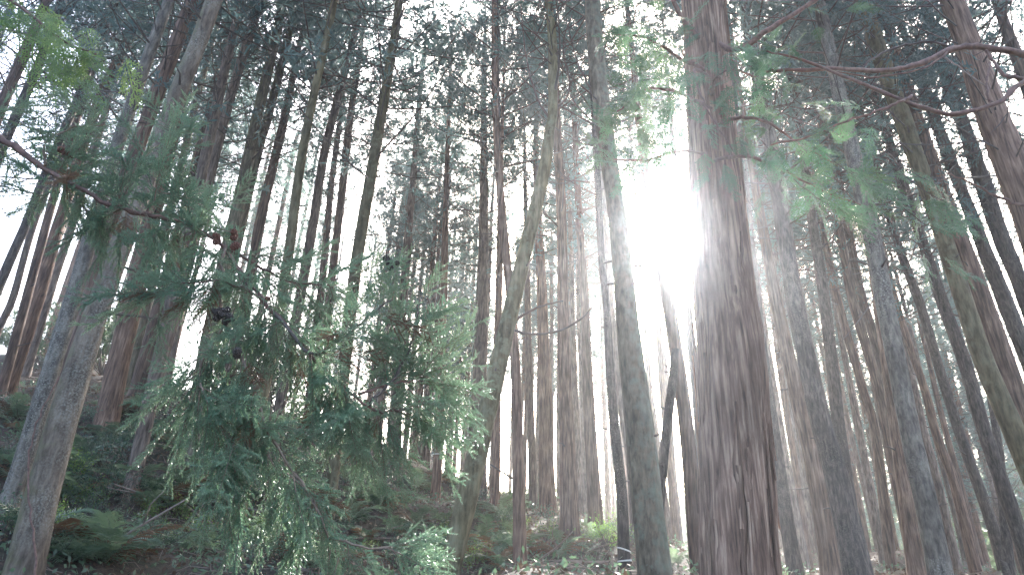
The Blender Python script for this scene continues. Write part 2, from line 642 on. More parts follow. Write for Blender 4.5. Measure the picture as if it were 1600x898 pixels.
# ------------------------------------------------------------------ trees
def trunk_mesh(axis, rad, sides, rough, seed, step, flare=True, oval=0.0):
    """tapering bark-ridged tube along the axis (local coordinates)"""
    seg = np.linalg.norm(np.diff(axis, axis=0), axis=1)
    s = np.concatenate([[0], np.cumsum(seg)])
    n = max(4, int(s[-1] / step) + 1)
    ss = np.linspace(0, s[-1], n)
    ax = np.stack([np.interp(ss, s, axis[:, k]) for k in range(3)], -1)
    rr = np.interp(ss, s, rad)
    r_ = np.random.default_rng(seed)
    # slight crookedness
    for k in range(2):
        ph, fr = r_.random(2) * 6.28, r_.uniform(.3, 1.1)
        am = .012 * np.clip(ss, 0, 1)
        ax[:, 0] += am * np.sin(ss * fr + ph[0])
        ax[:, 1] += am * np.sin(ss * fr * 1.3 + ph[1])
    th = np.arange(sides) / sides
    TH, S = np.meshgrid(th, ss)
    big = vnoise(TH, S, seed + 1, 5, .7) - .5
    strip = vnoise(TH, S, seed + 2, max(8, sides // 3), 1.1) - .5
    fine = vnoise(TH, S, seed + 3, max(8, sides // 2), 4.0) - .5
    f = 1 + rough * (big * .7 + strip * 1.1 + fine * .5)
    if flare:
        lob = .5 + .5 * np.cos(2 * math.pi * (TH * 5 + seed % 7 * .13)) * (.6 + .4 * big)
        f = f + np.exp(-S / .28) * (.28 + .35 * lob)
    R_ = rr[:, None] * f
    a = 2 * math.pi * TH
    v = np.stack([ax[:, None, 0] + R_ * np.cos(a), ax[:, None, 1] + R_ * np.sin(a), ax[:, None, 2] + 0 * R_], -1).reshape(-1, 3)
    i = np.arange(n - 1)[:, None]
    j = np.arange(sides)[None, :]
    j2 = (j + 1) % sides
    q = np.stack([i * sides + j, i * sides + j2, (i + 1) * sides + j2, (i + 1) * sides + j], -1).reshape(-1, 4)
    top = len(v)
    v = np.vstack([v, ax[-1:]])
    t = [((n - 1) * sides + k, (n - 1) * sides + (k + 1) % sides, top) for k in range(sides)]
    return mesh_np('trunk', v, t, q, True)


def _stub(seed):
    rs = np.random.default_rng(seed)
    g = Geo()
    ln = (.07, .10, .14, .22, .5, .05)[seed % 6]
    p = [np.array([0, -.04, 0]), np.array([0, ln * .5 + .01, ln * .08]), np.array([rs.normal(0, .1) * ln, ln, ln * rs.uniform(-.1, .4)])]
    g.tube(p, [.017, .011, .005], 5)
    return g.mesh('branch_stub')


STUBS = [_stub(k) for k in range(6)]


def add_stubs(root, axis, rad, seed, px):
    """broken branch stubs and knots on the clean bole, each a part of its own"""
    rs = np.random.default_rng(seed)
    zs = axis[:, 2]
    for k in range(int(3 + px * .16)):
        z = rs.uniform(1.2, min(8.5, zs[-1]))
        c = np.array([np.interp(z, zs, axis[:, 0]), np.interp(z, zs, axis[:, 1]), z])
        r = float(np.interp(z, zs, rad))
        a = rs.random() * 6.28
        h = np.array([math.cos(a), math.sin(a), rs.uniform(-.1, .5)])
        obj('branch_stub', STUBS[rs.integers(6)], M_BRANCH, root, mw=frame(c + h * r * .97, h, 0, rs.uniform(.7, 1.3)))


TREES = {}
_tseed = [0]
sun_dir2 = sd


def tree(name, label, wp, Y, kind='cedar', total=18.5, crown='mid', group=None, base=None, cb=None, rough=.10, cat='tree', stubs=True, cscale=1.0, flare=True):
    """wp: (u, v, width) spots of the bole in the photograph from low to high; Y metres ahead of the camera"""
    _tseed[0] += 1
    sd_ = 1000 + _tseed[0] * 13
    rs = np.random.default_rng(sd_)
    P = np.array([at(u, v, Y) for u, v, w in wp])
    Rr = np.array([w * depth(p) / F / 2 for (u, v, w), p in zip(wp, P)])
    # down to the ground
    d = P[0] - P[1]
    d = d / -d[2]
    x, z = P[0][0], P[0][2]
    bp_ = P[0].copy()
    for _ in range(12):
        g = gz(bp_[0], bp_[1])
        bp_ = P[0] + d * (P[0][2] - g)
    if bp_[2] < P[0][2] - .05:
        P = np.vstack([bp_ - [0, 0, .25], P])
        Rr = np.concatenate([[Rr[0] * (1 + .03 * (P[1][2] - bp_[2]))], Rr])
    else:
        P[0] = P[0] - [0, 0, .3]
    P = P[np.argsort(P[:, 2])]
    # up to the tip
    k = len(P)
    d = P[-1] - P[-2]
    d = d / d[2]
    d[:2] *= .55
    top = bp_[2] + total
    if top > P[-1][2] + 1:
        Rt = Rr[-1]
        hgt = top - P[-1][2]
        P = np.vstack([P, P[-1] + d * hgt * .5, P[-1] + d * hgt])
        Rr = np.concatenate([Rr, [Rt * .5, .02]])
    Q = spline(P, len(P) * 6)
    RQ = np.interp(np.linspace(0, len(P) - 1, len(Q)), np.arange(len(P)), Rr)
    base_pt = np.array([bp_[0], bp_[1], bp_[2]])
    loc = Q - base_pt
    px = max(w for u, v, w in wp)
    root = bpy.data.objects.new(name, None)
    col.objects.link(root)
    root.location = base_pt
    tag(root, label, cat, group)
    sides = int(np.clip(px * .9, 9, 48))
    step = float(np.clip(2.2 * depth(P[1]) / F * 4, .05, .5))
    obj('trunk', trunk_mesh(loc, RQ, sides, rough, sd_, step, flare), BARK[kind], root)
    zz = loc[:, 2]
    if stubs and px > 9:
        add_stubs(root, loc, RQ, sd_ + 5, px)
    if crown:
        if cb is None:
            cb = rs.uniform(5.6, 7.4)
        lib = {'mid': CROWNS, 'sparse': CROWNS_SPARSE, 'near': CROWNS_NEAR}[crown]
        wm, fm = lib[rs.integers(len(lib))]
        ln = total - cb
        c0 = np.array([np.interp(cb, zz, loc[:, k]) for k in range(3)])
        c1 = np.array([np.interp(total - .2, zz, loc[:, k]) for k in range(3)])
        dirn = unit(c1 - c0)
        base_l = {'mid': 11, 'sparse': 10, 'near': 11}[crown]
        sz = ln / base_l
        sx = cscale * rs.uniform(.85, 1.15)
        rot = Vector((0, 0, 1)).rotation_difference(Vector(dirn)).to_matrix().to_4x4()
        M = Matrix.Translation(Vector(c0)) @ rot @ Matrix.Rotation(rs.random() * 6.28, 4, 'Z') @ Matrix.Diagonal((sx, sx, sz, 1))
        tag(obj('branches', wm, M_BRANCH, root, mw=M), kind='stuff')
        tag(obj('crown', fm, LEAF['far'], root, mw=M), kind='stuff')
    TREES[label] = (root, base_pt)
    return root, base_pt, loc, RQ


T = tree
# --- left slope, near
T('cedar_tree', 'near grey lichen-flecked trunk leaning right at bottom left, red vine on it', [(37, 898, 50), (93, 673, 43), (128, 560, 38), (165, 450, 33), (285, 130, 26), (335, 0, 24)], 7.0, 'lichen', crown='sparse')
T('cedar_tree', 'olive lichen trunk leaning right, leftmost of the three crossing trunks at lower left', [(0, 830, 31), (50, 673, 27), (117, 450, 22), (185, 225, 19), (248, 50, 17)], 8.6, 'spot', crown='sparse')
T('cedar_tree', 'reddish brown trunk squeezed between the two lichen trunks at lower left', [(62, 720, 32), (97, 610, 30), (136, 480, 27), (180, 330, 24), (285, 40, 20)], 10.0, 'brown', crown='sparse')
T('cedar_tree', 'red-brown trunk with sunlit right edge near the left border', [(12, 610, 22), (62, 455, 20), (97, 330, 17), (150, 170, 14), (212, 40, 13)], 16, 'cedar')
T('cedar_tree', 'grey trunk just right of the sunlit red-brown trunk at left border', [(40, 585, 14), (80, 455, 12), (128, 300, 11), (190, 80, 9)], 20, 'grey')
T('cedar_tree', 'slim trunk cut by the left border above the fern bank', [(0, 510, 11), (22, 460, 11), (53, 350, 10), (100, 230, 9)], 18, 'grey')
T('cedar_tree', 'dark slim trunk at left border seen under the overhanging cedar branch', [(8, 425, 14), (45, 345, 13), (80, 250, 12), (130, 130, 11)], 14, 'dark')
T('cedar_tree', 'stout straight brown trunk rooted above the leafy bank at left', [(167, 655, 33), (186, 560, 31), (211, 460, 29), (240, 330, 25), (300, 60, 19)], 14, 'cedar')
T('cedar_tree', 'greenish trunk between the stout brown trunk and the reddish pair at left', [(200, 605, 15), (235, 460, 13), (268, 320, 12), (320, 110, 9)], 19.5, 'moss')
T('cedar_tree', 'broad brown trunk half behind the knotty pinkish trunk at left', [(220, 605, 30), (256, 470, 27), (292, 330, 22), (345, 110, 16)], 17.5, 'brown')
T('cedar_tree', 'pinkish knotty trunk rooted low in the dark bank, sunlit right edge', [(190, 828, 27), (208, 745, 24), (236, 620, 22), (268, 480, 20), (300, 340, 18), (360, 70, 13)], 11.3, 'grey')
T('cedar_tree', 'thin grey trunk right of the knotty pinkish trunk', [(256, 625, 13), (281, 490, 12), (310, 330, 10), (350, 130, 8)], 22, 'grey')
T('cedar_tree', 'mossy green trunk rising behind the hanging cedar spray at left', [(298, 718, 31), (316, 600, 27), (335, 500, 24), (358, 380, 21), (430, 60, 14)], 13.2, 'moss', crown='sparse')
T('cedar_tree', 'brown trunk showing dimly through the hanging cedar spray', [(345, 690, 22), (357, 600, 20), (375, 500, 18), (440, 200, 13)], 17, 'brown')
T('cedar_tree', 'olive trunk whose base stands under the hanging spray tips at lower left', [(363, 868, 28), (388, 720, 22), (443, 450, 16), (475, 225, 14), (520, 5, 10)], 9.6, 'olive', crown='sparse')
T('cedar_tree', 'straight olive trunk with yellow sunlit edge through the foreground spray', [(506, 890, 21), (516, 780, 20), (551, 450, 19), (590, 225, 17), (623, 0, 12)], 10.6, 'olive')
T('cedar_tree', 'grey trunk left of the straight olive trunk at upper left centre', [(436, 640, 17), (486, 365, 15), (510, 225, 13), (556, 50, 10)], 15, 'grey')
T('cedar_tree', 'dark trunk of a close pair left of the straight olive trunk, right one', [(495, 620, 16), (520, 430, 13), (541, 240, 12), (560, 90, 9)], 18, 'brown')
T('cedar_tree', 'dark trunk of a close pair left of the straight olive trunk, left one', [(483, 630, 14), (503, 440, 12), (518, 290, 10), (540, 120, 7)], 21, 'brown')
T('cedar_tree', 'greenish trunk at top with long arching branches, second olive one from left', [(330, 560, 16), (400, 250, 14), (418, 185, 13), (453, 50, 11)], 14, 'moss')
T('cedar_tree', 'smooth grey trunk slanting at top left behind the pale lichen trunk', [(290, 420, 16), (345, 205, 15), (390, 60, 13), (410, 0, 12)], 13, 'grey', crown='sparse')
T('cedar_tree', 'dark trunk at top left among the bright cypress sprays', [(-20, 290, 14), (35, 160, 14), (53, 118, 13), (100, 0, 12)], 12, 'dark', crown='near')
T('cedar_tree', 'dim trunk at top left between dark trunk and grey slanting trunks', [(60, 400, 13), (128, 150, 12), (160, 50, 11), (176, 0, 10)], 15, 'brown', crown='sparse')
# --- centre
T('cedar_tree', 'dark slim trunk behind the cedar spray left of the banded trunk', [(617, 728, 19), (623, 530, 16), (632, 440, 14), (650, 225, 10), (660, 110, 7)], 20, 'grey', crown='sparse')
T('cedar_tree', 'straight trunk with thin white band low on it, left of the leaning tree', [(680, 783, 16), (687, 640, 14), (691, 530, 12), (695, 430, 11), (700, 225, 7), (703, 110, 5)], 18, 'cedar', crown='sparse', total=17)
T('cedar_tree', 'broad hazy trunk directly behind the leaning tree', [(748, 768, 24), (751, 550, 21), (753, 440, 18), (757, 225, 11), (756, 100, 8)], 18.3, 'grey', crown='sparse')
T('cedar_tree', 'shorter-looking brown trunk rooted right of the leaning tree foot', [(773, 805, 16), (776, 700, 15), (778, 560, 13), (780, 380, 10)], 16.5, 'cedar', crown='sparse')
T('cedar_tree', 'slim reddish trunk standing just right of the leaning tree', [(813, 890, 23), (812, 780, 20), (806, 600, 15), (793, 440, 14), (782, 300, 12), (773, 100, 10)], 10.8, 'cedar', crown='sparse')
T('leaning_tree', 'olive tree leaning strongly right, forked above its bend in the centre', [(702, 890, 35), (733, 760, 33), (762, 640, 30), (793, 513, 27), (827, 375, 23), (853, 265, 19), (861, 205, 16), (866, 170, 15), (864, 60, 14), (857, 0, 12)], 8.3, 'olive', rough=.05, total=13.5, cb=7.6, crown='mid', cscale=.8, flare=False)
T('cedar_tree', 'stout red-brown trunk with flared foot on the central bank', [(890, 838, 32), (886, 680, 24), (881, 530, 19), (875, 300, 15), (868, 120, 11)], 14.5, 'cedar', crown='sparse')
T('cedar_tree', 'dark straight trunk at the right end of the central row', [(932, 828, 25), (924, 680, 19), (916, 530, 15), (903, 300, 10), (893, 120, 7)], 16.5, 'brown', crown='sparse')
T('cedar_tree', 'broad hazy trunk left of the stout flared trunk, crossed by a light ray', [(856, 798, 27), (853, 660, 22), (849, 540, 19), (844, 400, 14), (838, 250, 9)], 19, 'cedar', crown='sparse')
T('cedar_tree', 'slim hazy trunk between slim reddish trunk and broad hazy trunk', [(834, 796, 15), (829, 640, 12), (825, 500, 10), (820, 300, 7)], 21, 'grey', crown='sparse')
T('cedar_tree', 'thin trunk close behind the stout flared trunk on its right', [(908, 818, 13), (900, 620, 10), (894, 450, 8), (885, 250, 6)], 20, 'grey', crown='sparse')
T('cedar_tree', 'thin trunk squeezed against the left of the dark straight trunk', [(917, 818, 9), (910, 640, 8), (903, 450, 6)], 25, 'grey', crown='sparse')
T('cedar_tree', 'dark wavy trunk with two pale bands low on it', [(976, 892, 20), (972, 780, 18), (961, 673, 16), (955, 600, 14), (947, 470, 11), (941, 420, 11), (934, 300, 11), (926, 150, 9), (918, 0, 8)], 10.2, 'dark', rough=.06, crown='sparse')
T('cedar_tree', 'pinkish slim trunk between wavy dark trunk and lichen trunk', [(992, 836, 14), (984, 720, 13), (968, 620, 13), (956, 500, 9), (948, 380, 8), (940, 200, 7)], 15.5, 'grey', crown='sparse')
T('cedar_tree', 'near bumpy trunk with a teal lichen stripe, left of the sun', [(1025, 898, 51), (1019, 830, 49), (1003, 690, 46), (987, 570, 39), (977, 490, 34), (971, 430, 31), (957, 300, 27), (948, 230, 26), (935, 100, 25), (926, 0, 25)], 7.5, 'teal', rough=.12, crown='near', cb=8.2)
T('cedar_tree', 'crooked thin dark trunk crossing behind the lichen trunk right side', [(1031, 800, 15), (1036, 720, 15), (1043, 650, 15), (1050, 590, 14), (1054, 545, 11)], 9.5, 'dark', crown=None, total=2.0)
T('cedar_tree', 'straight brown trunk below the sun, left of the thick cedar', [(1090, 870, 24), (1077, 700, 23), (1062, 590, 22), (1046, 490, 20), (1031, 400, 17), (1014, 300, 15)], 12, 'brown', crown='near', cb=9.8, total=18.5, cscale=.9)
T('cedar_tree', 'dark trunk touching the left edge of the thick cedar', [(1104, 800, 18), (1090, 650, 17), (1075, 480, 13), (1068, 400, 11)], 15, 'dark', crown='near', cb=10.8, total=19.5, cscale=.9)
T('cedar_tree', 'pale reddish far trunk rooted between lichen trunk and thick cedar', [(1060, 866, 13), (1046, 720, 12), (1034, 600, 10), (1028, 500, 9)], 22, 'cedar', crown='near', cb=13.3, total=20, cscale=1.2)
T('cedar_tree', 'thin trunk just right of the teal lichen trunk', [(1024, 660, 9), (1016, 600, 8), (1004, 460, 7)], 24, 'grey', crown='near', cb=14, total=21, cscale=1.2)
T('cedar_tree', 'second thin trunk right of the teal lichen trunk', [(1050, 700, 9), (1042, 600, 8), (1030, 460, 7)], 26, 'grey', crown='near', cb=15, total=22, cscale=1.2)
# --- the thick cedar
BIG = T('thick_cedar_tree', 'thick near cedar with peeling red-brown bark strips right of the sun', [(1158, 898, 116), (1151, 760, 110), (1142, 580, 99), (1130, 440, 87), (1116, 250, 76), (1098, 0, 64)], 5.8, 'big', rough=.14, crown='near', cb=7.6, total=19, cscale=1.2, stubs=False)
# --- right side
T('cedar_tree', 'dark trunk right beside the thick cedar', [(1242, 890, 24), (1222, 770, 21), (1206, 660, 18), (1190, 540, 16), (1160, 250, 12)], 13, 'dark')
T('cedar_tree', 'heavy dark flaky trunk, second from the thick cedar on its right', [(1338, 890, 43), (1306, 745, 36), (1284, 660, 32), (1262, 560, 30), (1244, 470, 28), (1220, 330, 24), (1180, 100, 18)], 10.3, 'dark', rough=.14)
T('cedar_tree', 'pale hazy trunk left of the heavy dark flaky trunk', [(1297, 880, 31), (1262, 690, 25), (1250, 640, 24), (1219, 500, 19), (1190, 340, 14)], 12.5, 'cedar')
T('cedar_tree', 'grey hazy trunk right of the dark trunk beside the thick cedar', [(1256, 880, 17), (1236, 770, 15), (1220, 680, 13), (1190, 480, 10)], 21, 'grey')
T('cedar_tree', 'thin hazy trunk crossing the bright gap right of the thick cedar', [(1262, 800, 10), (1238, 673, 9), (1212, 520, 8)], 25, 'grey')
T('cedar_tree', 'pale slim trunk with sunlit right edge before the pale hazy trunk', [(1283, 850, 15), (1252, 673, 13), (1232, 540, 11), (1205, 350, 8)], 20, 'grey')
T('cedar_tree', 'dark trunk close right of the heavy flaky trunk', [(1322, 740, 20), (1308, 650, 19), (1287, 460, 17), (1276, 380, 15), (1240, 150, 11)], 13.5, 'dark')
T('cedar_tree', 'slim trunk with forked dead twigs right of the heavy flaky trunk', [(1396, 898, 16), (1367, 680, 14), (1347, 610, 13), (1311, 470, 12), (1285, 350, 10), (1250, 180, 8)], 17.5, 'brown')
T('cedar_tree', 'dark reddish trunk meeting the spotted trunk at mid height, left one', [(1430, 890, 17), (1386, 670, 16), (1371, 600, 15), (1332, 470, 14), (1319, 400, 13), (1290, 240, 10)], 16, 'brown')
T('cedar_tree', 'dark reddish trunk meeting the spotted trunk at mid height, right one', [(1425, 800, 16), (1381, 580, 15), (1347, 470, 14), (1334, 400, 13), (1300, 240, 10)], 17, 'brown')
T('cedar_tree', 'thin hazy trunk in the gap left of the spotted trunk', [(1385, 898, 13), (1362, 770, 12), (1342, 673, 11), (1300, 450, 8)], 22, 'grey')
T('cedar_tree', 'thinner hazy trunk behind the gap left of the spotted trunk', [(1378, 890, 9), (1352, 770, 8), (1330, 673, 7)], 28, 'grey')
T('cedar_tree', 'white-spotted lichen trunk standing forward among the right-hand trees', [(1470, 898, 37), (1445, 780, 33), (1421, 673, 29), (1399, 560, 28), (1376, 445, 26), (1348, 310, 23), (1316, 165, 21), (1283, 10, 17)], 8.8, 'spot', crown='near')
T('cedar_tree', 'brown trunk touching the left side of the white-spotted trunk', [(1434, 890, 29), (1416, 760, 25), (1402, 660, 22), (1380, 520, 18), (1340, 260, 13)], 12.5, 'cedar')
T('cedar_tree', 'slim trunk leaning just right of the white-spotted trunk', [(1496, 890, 15), (1465, 760, 14), (1443, 673, 12), (1405, 500, 10)], 19, 'grey')
T('cedar_tree', 'pale orange slim trunk with dead side twigs, right of the spotted trunk', [(1525, 890, 18), (1492, 760, 15), (1463, 680, 13), (1446, 610, 12), (1415, 520, 10), (1380, 400, 8)], 18, 'cedar')
T('cedar_tree', 'dark straight trunk between orange slim trunk and ivy trunk', [(1567, 885, 17), (1540, 790, 16), (1498, 665, 15), (1462, 560, 14), (1431, 460, 13), (1392, 340, 11), (1350, 200, 9)], 16, 'dark')
T('cedar_tree', 'dark trunk leaning to the lower right corner', [(1600, 860, 23), (1580, 800, 22), (1538, 670, 20), (1511, 570, 19), (1467, 455, 17), (1428, 335, 15), (1380, 190, 12)], 13, 'dark')
T('cedar_tree', 'smooth pale tan trunk slanting at the right', [(1582, 670, 31), (1537, 565, 28), (1500, 452, 25), (1461, 330, 24), (1417, 200, 26), (1367, 60, 24), (1347, 0, 23)], 10.3, 'olive', rough=.06)
T('cedar_tree', 'brown trunk running beside the smooth tan trunk on its right', [(1600, 655, 31), (1570, 570, 29), (1531, 460, 26), (1487, 340, 22), (1435, 190, 18)], 11.3, 'cedar')
T('cedar_tree', 'dark ivy-covered trunk at the right border, left of the bent big one', [(1600, 550, 24), (1562, 455, 22), (1503, 295, 19), (1447, 150, 16)], 13.2, 'dark', rough=.2)
T('cedar_tree', 'dark trunk under the big top right trunk at the right border', [(1598, 455, 24), (1563, 365, 23), (1525, 250, 22), (1480, 120, 18)], 12, 'dark', rough=.2)
T('cedar_tree', 'big reddish trunk crossing the top right corner behind bare limbs', [(1615, 350, 48), (1580, 250, 45), (1551, 175, 41), (1517, 70, 35), (1490, 0, 32)], 8.0, 'cedar', crown='near', rough=.12)
T('cedar_tree', 'short dark ivy trunk with bright edge at lower right corner', [(1577, 890, 15), (1568, 800, 14), (1558, 690, 12)], 14, 'dark', rough=.2, crown=None, total=5.5)

# crowns that lean into the upper corners, boles outside the frame
T('cedar_tree', 'dense dark crown filling the upper left corner, bole outside the border', [(-130, 520, 24), (-60, 330, 20), (20, 120, 16)], 11, 'brown', crown='near', cb=4.2, cscale=1.15)
T('cedar_tree', 'feathery crown at the left border below the upper left corner', [(-190, 560, 20), (-120, 380, 17), (-60, 200, 14)], 15, 'brown', crown='near', cb=3.0, cscale=1.2)
T('cedar_tree', 'dense crown filling the upper right corner, bole outside the border', [(1720, 480, 26), (1660, 300, 23), (1600, 120, 19)], 10.5, 'brown', crown='near', cb=5.0, cscale=1.15)
T('cedar_tree', 'low crown hanging at the right border behind the bare limbs', [(1760, 560, 20), (1700, 400, 17), (1640, 220, 14)], 15, 'brown', crown='near', cb=4.5, cscale=1.1)
ORD = ['first', 'second', 'third', 'fourth', 'fifth', 'sixth', 'seventh', 'eighth', 'ninth', 'tenth', 'eleventh', 'twelfth', 'thirteenth', 'fourteenth',
       'fifteenth', 'sixteenth', 'seventeenth', 'eighteenth', 'nineteenth', 'twentieth'] + ['twenty-' + w for w in ('first', 'second', 'third', 'fourth', 'fifth', 'sixth', 'seventh', 'eighth', 'ninth')]
LANDMARKS = [(nm_, at(*p_)) for nm_, p_ in (
    ('near lichen trunk', (37, 898, 7.0)), ('knotty pinkish trunk', (190, 828, 11.3)), ('stout brown trunk', (167, 655, 14)), ('sunlit trunk at left border', (12, 610, 16)),
    ('mossy green trunk', (298, 718, 13.2)), ('olive trunk under the spray', (363, 868, 9.6)), ('yellow-edged olive trunk', (506, 890, 10.6)), ('leaning tree', (703, 895, 8.3)),
    ('white-banded trunk', (680, 783, 18)), ('slim reddish trunk', (813, 890, 10.8)), ('stout flared trunk', (890, 838, 14.5)), ('dark straight central trunk', (932, 828, 16.5)),
    ('wavy dark trunk', (976, 892, 10.2)), ('teal-striped trunk', (1025, 898, 7.5)), ('hazy trunk behind the leaning tree', (748, 768, 18.3)), ('thick cedar', (1158, 898, 5.8)))]


def place_labels(points, what):
    """one label per point: which landmark it stands by, on which side, and how near"""
    info = []
    for i, p in enumerate(points):
        d = [np.hypot(p[0] - q[0], p[1] - q[1]) for _, q in LANDMARKS]
        k = int(np.argmin(d))
        dx, dy = p[0] - LANDMARKS[k][1][0], p[1] - LANDMARKS[k][1][1]
        side = ('right of' if dx > 0 else 'left of') if abs(dx) > abs(dy) else ('behind' if dy > 0 else 'in front of')
        info.append((k, side, d[k], i))
    out, cnt = [None] * len(points), {}
    for k, side, d, i in sorted(info):
        c = cnt.get((k, side), 0)
        cnt[(k, side)] = c + 1
        near = 'nearest to its foot' if c == 0 else ORD[c] + ' nearest to its foot'
        out[i] = f'{what} {side} the {LANDMARKS[k][0]}, {near}'
    return out


# far hazy trunks between the others
far_rs = np.random.default_rng(21)
fars = []
for (u0, u1, v, Y0, Y1, n, nm) in ((560, 760, 690, 25, 34, 15, 'thin far trunk in the bright haze left of the leaning tree'),
                                   (800, 1000, 770, 26, 36, 13, 'thin far trunk in the bright haze behind the central row'),
                                   (1200, 1600, 830, 22, 36, 27, 'thin far trunk in the haze behind the right-hand trees'),
                                   (430, 1000, 720, 37, 47, 24, 'farthest pale trunk fading into the bright central haze'),
                                   (1130, 1620, 800, 37, 47, 18, 'farthest pale trunk fading into the haze at right'),
                                   (0, 480, 560, 24, 34, 13, 'thin far trunk among the dim trees up the left slope')):
    for k in range(n):
        u = u0 + (k + far_rs.uniform(.1, .9)) * (u1 - u0) / n
        Y = far_rs.uniform(Y0, Y1)
        w = far_rs.uniform(.20, .30) * F / Y
        du = (u - 872) / (1750 + v) * 350
        lab = nm + ', ' + ('leftmost' if k == 0 else 'rightmost' if k == n - 1 else ORD[k] + ' from the left')
        T('cedar_tree', lab, [(u, v, w), (u - du, v - 350, w * .62)], Y, random.choice(['grey', 'brown', 'cedar']), crown=('sparse' if 780 < u < 1260 else 'mid'), group=nm + 's',
          cb=(14.5 if 960 < u < 1130 else far_rs.uniform(8.0, 10.5) if 780 < u < 1260 else far_rs.uniform(3.8, 8.0)), stubs=False, total=far_rs.uniform(16, 19.5))


# ------------------------------------------------------------------ ground hits
def hit(u, v, y0=4.0, y1=40.0):
    ys = np.arange(y0, y1, .05)
    d = ray(u, v)
    p = EYE + d[None, :] * (ys / d[1])[:, None]
    g = ground(p[:, 0], p[:, 1])
    k = np.nonzero(p[:, 2] <= g)[0]
    if len(k) == 0:
        return None
    q = p[k[0]]
    q[2] = g[k[0]]
    return q


# ------------------------------------------------------------------ peeling bark strips of the thick cedar
big_root, big_base, big_loc, big_r = BIG


def _strip(seed):
    rs = np.random.default_rng(seed)
    n = 9
    L = (.5, .8, 1.1, 1.5, .65, .95)[seed % 6]
    w = rs.uniform(.014, .036)
    v = []
    for i in range(n):
        t = i / (n - 1)
        ww = w * (.35 + .65 * math.sin(math.pi * min(max(t, .08), .92))) * rs.uniform(.8, 1.2)
        lift = .004 + .022 * max(0, abs(t - .5) * 2 - .55) ** 1.3 + rs.uniform(0, .003)
        x = rs.normal(0, .003)
        z = L * (t - .5)
        v += [(x - ww, lift - .004, z), (x, lift + .005, z), (x + ww, lift - .003, z), (x, lift - .010, z)]
    q = []
    for i in range(n - 1):
        for j in range(4):
            q.append((i * 4 + j, i * 4 + (j + 1) % 4, i * 4 + 4 + (j + 1) % 4, i * 4 + 4 + j))
    return mesh_np('bark_strip', v, None, q)


STRIPS = [_strip(k) for k in range(6)]
rs = np.random.default_rng(5)
for k in range(190):
    z = rs.uniform(.4, 9.0)
    c = np.array([np.interp(z, big_loc[:, 2], big_loc[:, i]) for i in range(3)])
    r = float(np.interp(z, big_loc[:, 2], big_r))
    a = rs.uniform(-math.pi, math.pi)
    n_ = np.array([math.cos(a), math.sin(a), 0])
    zt = unit(np.array([np.interp(z + .5, big_loc[:, 2], big_loc[:, i]) for i in range(3)]) - c)
    x_ = unit(np.cross(n_, zt))
    M = Matrix.Identity(4)
    sc_ = rs.uniform(.7, 1.25)
    p = c + n_ * r * (1.0 + rs.uniform(-.01, .035))
    for i in range(3):
        M[i][0], M[i][1], M[i][2], M[i][3] = -x_[i] * sc_, n_[i] * sc_, zt[i] * sc_, p[i]
    obj('bark_strip', STRIPS[rs.integers(6)], BARK['big'], big_root, mw=M)


# ------------------------------------------------------------------ cedar sprays (needle ropes) and cypress fans
def needles(geo, pts, spacing, ln, wd, rs, tip=.5):
    seg = np.linalg.norm(np.diff(pts, axis=0), axis=1)
    s = np.concatenate([[0], np.cumsum(seg)])
    n = max(3, int(s[-1] / spacing))
    ss = np.linspace(0, s[-1], n)
    P = np.stack([np.interp(ss, s, pts[:, k]) for k in range(3)], -1)
    Tn = np.gradient(P, axis=0)
    Tn /= np.linalg.norm(Tn, axis=1)[:, None] + 1e-9
    a = np.cross(Tn, np.array([.31, .22, .92]))
    a /= np.linalg.norm(a, axis=1)[:, None] + 1e-9
    b = np.cross(Tn, a)
    an = np.arange(n) * 2.4 + rs.random() * 6
    rad = a * np.cos(an)[:, None] + b * np.sin(an)[:, None]
    tng = np.cross(Tn, rad)
    l_ = ln * (1 - tip * (ss / s[-1]) ** 3)[:, None] * rs.uniform(.75, 1.15, n)[:, None]
    v = np.empty((n, 3, 3))
    v[:, 0] = P + tng * wd
    v[:, 1] = P - tng * wd
    v[:, 2] = P + (Tn * .75 + rad * .68) * l_
    geo.add(v.reshape(-1, 3), np.arange(n * 3).reshape(n, 3))


